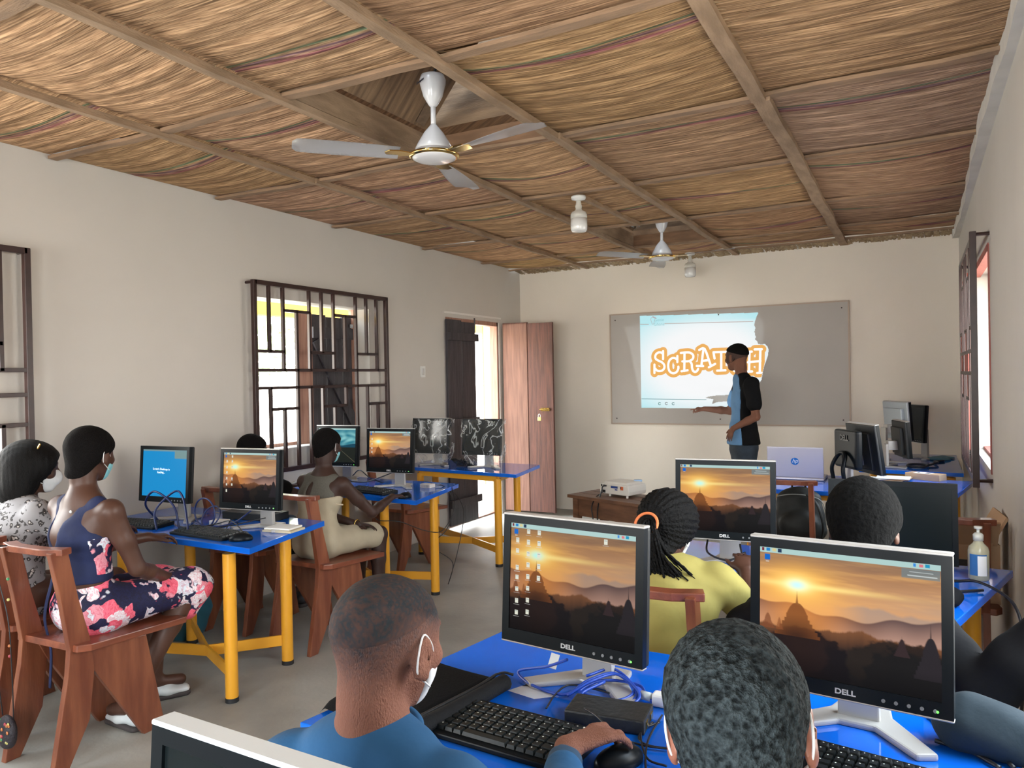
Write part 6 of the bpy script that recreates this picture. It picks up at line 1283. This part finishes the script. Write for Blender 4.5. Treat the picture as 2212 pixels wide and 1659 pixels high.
cables('thin black cables tangled right of the black box', None, [[at(*p, Z=.757) for p in ((1410, 1560), (1380, 1590), (1400, 1610), (1470, 1620), (1500, 1625))], [at(*p, Z=.757) for p in ((1430, 1545), (1400, 1600), (1395, 1659), (1410, 1690))], [at(*p, Z=.757) for p in ((1350, 1600), (1400, 1612), (1450, 1618))], [at(*p, Z=.80) for p in ((1262, 1530), (1290, 1548), (1320, 1580), (1345, 1600))], [at(*p, Z=.758) for p in ((1180, 1530), (1200, 1500), (1230, 1480), (1290, 1490), (1350, 1505), (1390, 1495))], [at(*p, Z=.757) for p in ((1425, 1560), (1390, 1575), (1385, 1600), (1400, 1640), (1440, 1655))]], .0022, cable_m)
ta = thing('cable_tag', 'white paper tag on the blue cable under the monitor', 'tag', at(1196, 1428, Z=.79)); o = obj('tag_sheet', B((0, 0, 0), (.022, .002, .036)), whitepaper_m, ta); o.rotation_euler = (R(-30), R(12), R(10))
cables('thick black cables running across the corner of the nearest table', None, [[at(*p, Z=.757) for p in ((2030, 1545), (2090, 1560), (2150, 1590), (2200, 1625), (2240, 1680))], [at(*p, Z=.757) for p in ((1990, 1530), (2050, 1575), (2120, 1590), (2190, 1659))], [at(*p, Z=.757) for p in ((2020, 1600), (2090, 1620), (2160, 1659))]], .0045, cable_m)
pb = thing('plug_adapter', 'white plug adapter left of the woolly-haired person', 'plug', at(1425, 1510, Z=.765)); obj('adapter_body', B((.01, 0, .0), (.05, .03, .028)), white_m, pb, bevel=.005); obj('adapter_plug', T([(-.02, .0, 0), (-.045, .005, 0)], .010, n=12, sm=0), mat('plug_grey', (.45, .5, .52), .4), pb, True)
# dark bag at the far right end of the nearest table
bg_ = thing('bag', 'dark blue-grey cloth bag at the right edge, beyond the largest monitor', 'bag', (.105, 1.74, Z1)); F = Field((-.14, -.12, -.01), (.15, .13, .16), .006); F.ecap((-.03, 0, .045), (.05, 0, .03), .05, .055, .045, .05, (0, 1, 0), .04); F.ell((0, 0, .045), (.085, .06, .055), None, .03); F.plane((0, 0, 0.0), (0, 0, -1)); F.warp(*folds(.004, 40)); F.mesh('cloth', mat('slate_cloth', (.006, .017, .026), .85, bump=.2, bscale=40), bg_)
# table 1 clutter
pi_m = mat('board_case', (.62, .58, .55), .4)
def small_case(label, loc, rz, s=(.09, .06, .026), m=None):
    t = thing('computer_board_case', label, 'small computer', loc, rz); obj('case', B((0, 0, s[2] / 2), s), m or pi_m, t, bevel=.004)
    for k in (-1, 0, 1): obj('port', B((k * s[0] * .27, -s[1] / 2 - .0005, s[2] * .45), (s[0] * .17, .002, s[2] * .5)), steel_m, t)
    return t
small_case('small white computer case among blue cables left of the two-column sunset monitor', (-3.30, 2.82, Z1), R(10)); small_case('small pinkish-white computer case at the corner in front of the person in beige', (-3.035, 4.38, Z1), R(-6)); small_case('small computer case by the foot of the bulky black monitor', (-.30, 5.50, Z1), R(5))
t = thing('book', 'pale booklets under the two-column sunset monitor', 'book', (-2.87, 2.83, Z1), R(8)); obj('cover', B((.02, 0, .006), (.17, .12, .010)), mat('cream_paper', (.55, .48, .33), .7), t); obj('cover', B((.01, .01, .016), (.15, .11, .008)), whitepaper_m, t)
hub = thing('network_box', 'flat black box behind the two monitors nearest the floral dress', 'box', (-3.26, 3.03, Z1), R(4)); obj('case', B((0, 0, .02), (.36, .13, .04)), mattblack_m, hub, bevel=.004)
P1 = lambda x, y, z: Vector((x, y, Z1 + z))
cables('blue and black cables looping over the table between the two left monitors', None, [[P1(-3.45, 2.55, .01), P1(-3.52, 2.60, .10), P1(-3.45, 2.66, .19), P1(-3.36, 2.64, .17), P1(-3.28, 2.60, .06), P1(-3.25, 2.58, .01)], [P1(-3.62, 2.70, .01), P1(-3.60, 2.60, .12), P1(-3.50, 2.58, .20), P1(-3.38, 2.60, .13), P1(-3.34, 2.60, .01)]], .0055, mat('navy_cable', (.008, .02, .10), .4))
cables('blue cable coil standing up between the two left monitors', None, [[P1(-3.27 + .075 * math.cos(a) , 2.70, .085 + .075 * math.sin(a)) for a in np.linspace(-1.4, 4.2, 12)], [P1(-3.26 + .06 * math.cos(a), 2.73 + .03 * math.sin(a), .06 + .05 * math.sin(a)) for a in np.linspace(-1.2, 4.4, 12)], [P1(-3.40, 2.72, .01), P1(-3.3, 2.66, .04), P1(-3.2, 2.68, .02), P1(-3.1, 2.74, .04), P1(-3.02, 2.78, .10)]], .0042, mat('navy_cable', (.008, .02, .10), .4))
cables('thin black cables lying on the table beside the floral dress', None, [[P1(-3.35, 2.62, .004), P1(-3.2, 2.70, .03), P1(-3.1, 2.72, .05), P1(-2.99, 2.70, .004), P1(-2.90, 2.63, .004)], [P1(-3.5, 2.70, .004), P1(-3.4, 2.66, .01), P1(-3.22, 2.70, .006), P1(-3.0, 2.86, .05)], [P1(-3.18, 2.84, .006), P1(-3.14, 2.76, .05), P1(-3.12, 2.70, .004)]], .0028, cable_m)
t = thing('plastic_sachet_pack', 'pale blue plastic pack on the floor under the left table', 'plastic pack', (-3.88, 3.02, 0)); F = Field((-.16, -.24, -.01), (.16, .24, .42), .010); F.ell((0, 0, .16), (.10, .20, .22)); F.plane((0, 0, 0), (0, 0, -1)); F.warp(*folds(.012, 26)); F.mesh('plastic', mat('blue_film', (.05, .22, .32), .3, alpha=.8), t)
# beaded pouch on the floral girl's chair
t = thing('beaded_pouch', 'small beaded drawstring pouch hanging from the nearest wooden chair', 'pouch', (-3.175, 1.668, .16)); F = Field((-.09, -.06, -.10), (.09, .06, .10), .005); F.ell((0, 0, -.005), (.052, .026, .062)); F.ell((0, 0, -.045), (.034, .022, .030)); F.mesh('pouch_body', mat('beaded_cloth', (.02, .015, .02), .6, bump=.5, bscale=90), t)
rnd = random.Random(4); cols_ = [(.55, .38, .10), (.35, .04, .06), (.05, .25, .10), (.45, .15, .05), (.5, .45, .15)]
for k in range(22):
    a = rnd.uniform(-1, 1); b = rnd.uniform(-1, 1); x = a * .044; z = -.008 + b * .055
    if (x / .052) ** 2 + ((z + .005) / .062) ** 2 > .85: continue
    y = -.026 * math.sqrt(max(.05, 1 - (x / .052) ** 2 - ((z + .005) / .062) ** 2)); bm = bmesh.new(); sph(bm, (x, y - .001, z), .007 if k > 1 else .011, 10, (1, .5, 1)); obj('bead', bm, mat('bead_%d' % (k % 5), cols_[k % 5], .3), t, True)
obj('cord', T([(.045, 0, .05), (.06, -.01, .25), (.04, -.01, .45), (-.03, -.02, .69), (-.045, .05, .712)], .0022, n=6), cable_m, t, True); obj('cord', T([(-.03, 0, .05), (-.045, -.01, .25), (-.05, -.01, .45), (-.06, -.02, .69), (-.05, .05, .712)], .0022, n=6), cable_m, t, True)
for z, c in ((.12, 2), (.20, 3), (.235, 0), (.30, 1), (.34, 3), (.52, 4), (.60, 2)):
    bm = bmesh.new(); sph(bm, (-.044 if z < .3 else .052, -.012, z), .006, 10); obj('bead', bm, mat('bead_%d' % c, cols_[c], .3), t, True)
# table 3 clutter: dangling wires
cables('thin black wires hanging in loops from the table in front of the person in beige', None, [[Vector(p) for p in ((-3.00, 4.42, .765), (-2.93, 4.46, .74), (-2.90, 4.50, .60), (-2.93, 4.45, .45), (-3.0, 4.40, .37), (-3.02, 4.45, .30), (-2.93, 4.52, .20), (-2.96, 4.5, .05), (-2.90, 4.55, .30), (-2.88, 4.6, .55), (-2.89, 4.5, .70), (-2.97, 4.44, .765))], [Vector(p) for p in ((-3.18, 3.95, .70), (-3.12, 3.92, .60), (-3.0, 4.0, .58), (-2.90, 4.15, .50), (-2.86, 4.3, .48), (-2.84, 4.42, .62), (-2.90, 4.48, .75))]], .0028, cable_m)
cables('black cable behind the teal-sky monitor', None, [[P1(-3.72, 4.40, .05), P1(-3.62, 4.36, .10), P1(-3.52, 4.35, .05), P1(-3.42, 4.38, .01)], [P1(-3.9, 4.3, .01), P1(-3.7, 4.25, .03), P1(-3.55, 4.32, .02), P1(-3.40, 4.30, .06), P1(-3.3, 4.35, .10)]], .004, cable_m)
rb = random.Random(6)
cables('tangled bundle of black cables between the plastic-wrapped monitors', None, [[P1(-3.50 + rb.uniform(-.09, .09), 5.55 + rb.uniform(-.05, .05), .012 + rb.uniform(0, .055)) for _ in range(9)] for _ in range(5)], .004, cable_m)
# right tables
lp = thing('laptop', 'open silver laptop with a round blue logo on its lid', 'laptop', (-.77, 5.60, Z1), R(0))
alu = mat('laptop_silver', (.52, .50, .56), .32, metal=.35); obj('keyboard_deck', B((0, .12, .010), (.37, .245, .018)), alu, lp, bevel=.006)
ld = obj('lid', B((0, 0, .108), (.37, .010, .215)), alu, lp, bevel=.010, seg=3); ld.location = (0, -.002, .02); ld.rotation_euler = (R(7), 0, 0)
bm = bmesh.new(); cyl(bm, (0, -.0052, .115), (0, -.0070, .115), .026, n=32); lg = obj('logo_disc', bm, mat('logo_blue', (.01, .14, .48), .3), ld)
q = textmesh('logo_letters', 'hp', .040, mat('logo_white', (.75, .78, .8), .4), ld, (0, -.0075, .118), (R(90), 0, 0), ext=.0004, shear=.35, bold=.0002)
t = thing('cardboard_box', 'long flat cardboard box with a white label behind the wide black monitor', 'box', (.03, 5.92, Z1), R(-26)); obj('carton', B((0, 0, .022), (.23, .10, .044)), card_m, t, bevel=.002); obj('label_sticker', B((-.01, -.005, .0445), (.11, .075, .001)), whitepaper_m, t); obj('printed_mark', B((.02, -.005, .0455), (.03, .04, .0008)), mat('ink', (.03, .03, .04), .7), t); obj('printed_mark', B((-.045, .0, .0455), (.012, .02, .0008)), MATS['ink'], t)
t = thing('paper_pile', 'sunlit loose papers and envelope between the bulky monitor and the flat box', 'papers', (-.16, 5.86, Z1), R(12))
for k in range(4): o = obj('sheet', B((0, 0, .003 + k * .004), (.21, .14, .0015)), whitepaper_m if k % 2 else card_m, t); o.location = (rnd.uniform(-.05, .05), rnd.uniform(-.02, .02), 0); o.rotation_euler = (R(rnd.uniform(0, 3)), 0, R(rnd.uniform(-35, 35)))
t = thing('blue_cloth', 'pale blue crumpled cloth on the far corner table', 'cloth', (.14, 7.30, Z1)); F = Field((-.14, -.16, -.01), (.14, .16, .06), .006); F.ell((0, -.05, .008), (.09, .07, .018)); F.ell((.03, .06, .008), (.09, .06, .016)); F.plane((0, 0, 0), (0, 0, -1)); F.warp(*folds(.004, 60)); F.mesh('cloth', mat('pale_blue_cloth', (.10, .24, .30), .8), t)
cables('black headset and wire beside the small dark monitor on the far corner table', None, [[P1(-.02 + .07 * math.cos(a), 6.66 + .10 * math.sin(a), .012) for a in np.linspace(0, 5.8, 12)], [P1(.05, 6.70, .01), P1(.12, 6.85, .02), P1(.10, 7.0, .01), P1(.17, 7.1, .01)]], .009, cable_m, 'headset')
# sanitiser bottle
t = thing('sanitiser_bottle', 'clear pump bottle of hand sanitiser on the right table corner', 'bottle', (.178, 3.16, Z1))
bm = bmesh.new(); lathe(bm, [(.0, 0), (.030, 0), (.0335, .006), (.0335, .105), (.030, .118), (.018, .130), (.014, .138), (.014, .146)], 28); obj('bottle_body', bm, mat('clear_gel', (.62, .60, .42), .08, alpha=.62, coat=.5), t, True)
bm = bmesh.new(); lathe(bm, [(.016, .140), (.017, .160), (.012, .166), (.005, .168), (.005, .180), (.013, .182), (.013, .190), (.0, .191)], 24); obj('pump_cap', bm, mat('translucent_cap', (.62, .62, .56), .3, alpha=.85), t, True)
bm = bmesh.new(); grid(bm, 10, 1, lambda u, v: (.0342 * math.cos(R(215 + u * 100)), .0342 * math.sin(R(215 + u * 100)), .02 + v * .075)); obj('label_sticker', bm, mat('label_blue', (.03, .14, .36), .4), t, True)
bm = bmesh.new(); grid(bm, 6, 1, lambda u, v: (.0346 * math.cos(R(262 + u * 50)), .0346 * math.sin(R(262 + u * 50)), .02 + v * .070)); obj('label_sticker', bm, whitepaper_m, t, True)
t = thing('power_brick', 'dark soft bundle at the near edge of the sanitiser table', 'pouch', (.06, 2.78, Z1)); F = Field((-.09, -.09, -.01), (.09, .09, .09), .006); F.ell((0, 0, .028), (.055, .060, .034)); F.plane((0, 0, 0), (0, 0, -1)); F.warp(*folds(.003, 50)); F.mesh('bundle', blacktop_m, t)
cables('black cable arching over the right table edge', None, [[Vector(p) for p in ((.0, 3.02, .76), (.10, 3.0, .775), (.17, 2.95, .79), (.245, 2.80, .775), (.265, 2.70, .70), (.26, 2.66, .62), (.25, 2.66, .45))], [Vector(p) for p in ((-.05, 2.92, .758), (.08, 2.92, .758), (.18, 2.98, .758))]], .0048, cable_m)
cables('black cables hanging below the monitor facing the person in yellow', None, [[P1(-.75, 3.02, .10), P1(-.74, 2.98, .05), P1(-.66, 2.97, .03), P1(-.60, 3.0, .06)], [P1(-.62, 3.0, .09), P1(-.61, 2.96, .03), P1(-.68, 2.93, .01), P1(-.85, 2.92, .006)], [P1(-.50, 3.02, .10), P1(-.46, 2.96, .05), P1(-.40, 2.94, .03)]], .004, cable_m)
# backpack on the orange-lit chair
t = thing('backpack', 'black backpack on the wooden chair below the laptop', 'backpack', (-.66, 4.93, .475), R(4)); F = Field((-.22, -.16, -.02), (.22, .18, .36), .008); F.ecap((0, 0, .07), (0, .0, .25), .16, .10, .13, .075, (1, 0, 0), .03); F.ell((0, -.075, .10), (.11, .05, .09), None, .02); F.plane((0, 0, 0), (0, 0, -1)); F.warp(*folds(.004, 30)); bp_ = F.mesh('pack_body', mat('black_nylon', (.010, .012, .012), .6, bump=.2, bscale=50, spec=.3), t)
obj('shoulder_strap', T([(.05, -.09, .29), (.11, -.14, .24), (.14, -.13, .12), (.13, -.08, .03)], .012, sy=.4), MATS['black_nylon'], t, True); obj('handle', T([(-.04, 0, .31), (-.03, -.01, .345), (.03, -.01, .345), (.04, 0, .31)], .006), MATS['black_nylon'], t, True); obj('zip', T([(-.12, -.06, .27), (-.04, -.095, .29), (.06, -.095, .285), (.135, -.05, .24), (.16, -.02, .10)], .003), mat('zip_grey', (.2, .22, .22), .4), t, True)
# carton leaning by the right wall
t = thing('cardboard_carton', 'open cardboard carton between the right wall and the dark wooden chair', 'carton', (.155, 4.02, .475), R(6)); obj('carton_body', B((0, 0, .13), (.26, .30, .26)), card_m, t); o = obj('flap', B((0, 0, 0), (.012, .28, .16)), card_m, t); o.location = (.12, -.02, .31); o.rotation_euler = (0, R(28), 0); o = obj('flap', B((0, 0, 0), (.24, .012, .14)), card_m, t); o.location = (0, -.18, .31); o.rotation_euler = (R(34), 0, 0); obj('tape', B((-.02, -.1515, .16), (.05, .002, .06)), mat('dark_tape', (.03, .03, .03), .4), t)
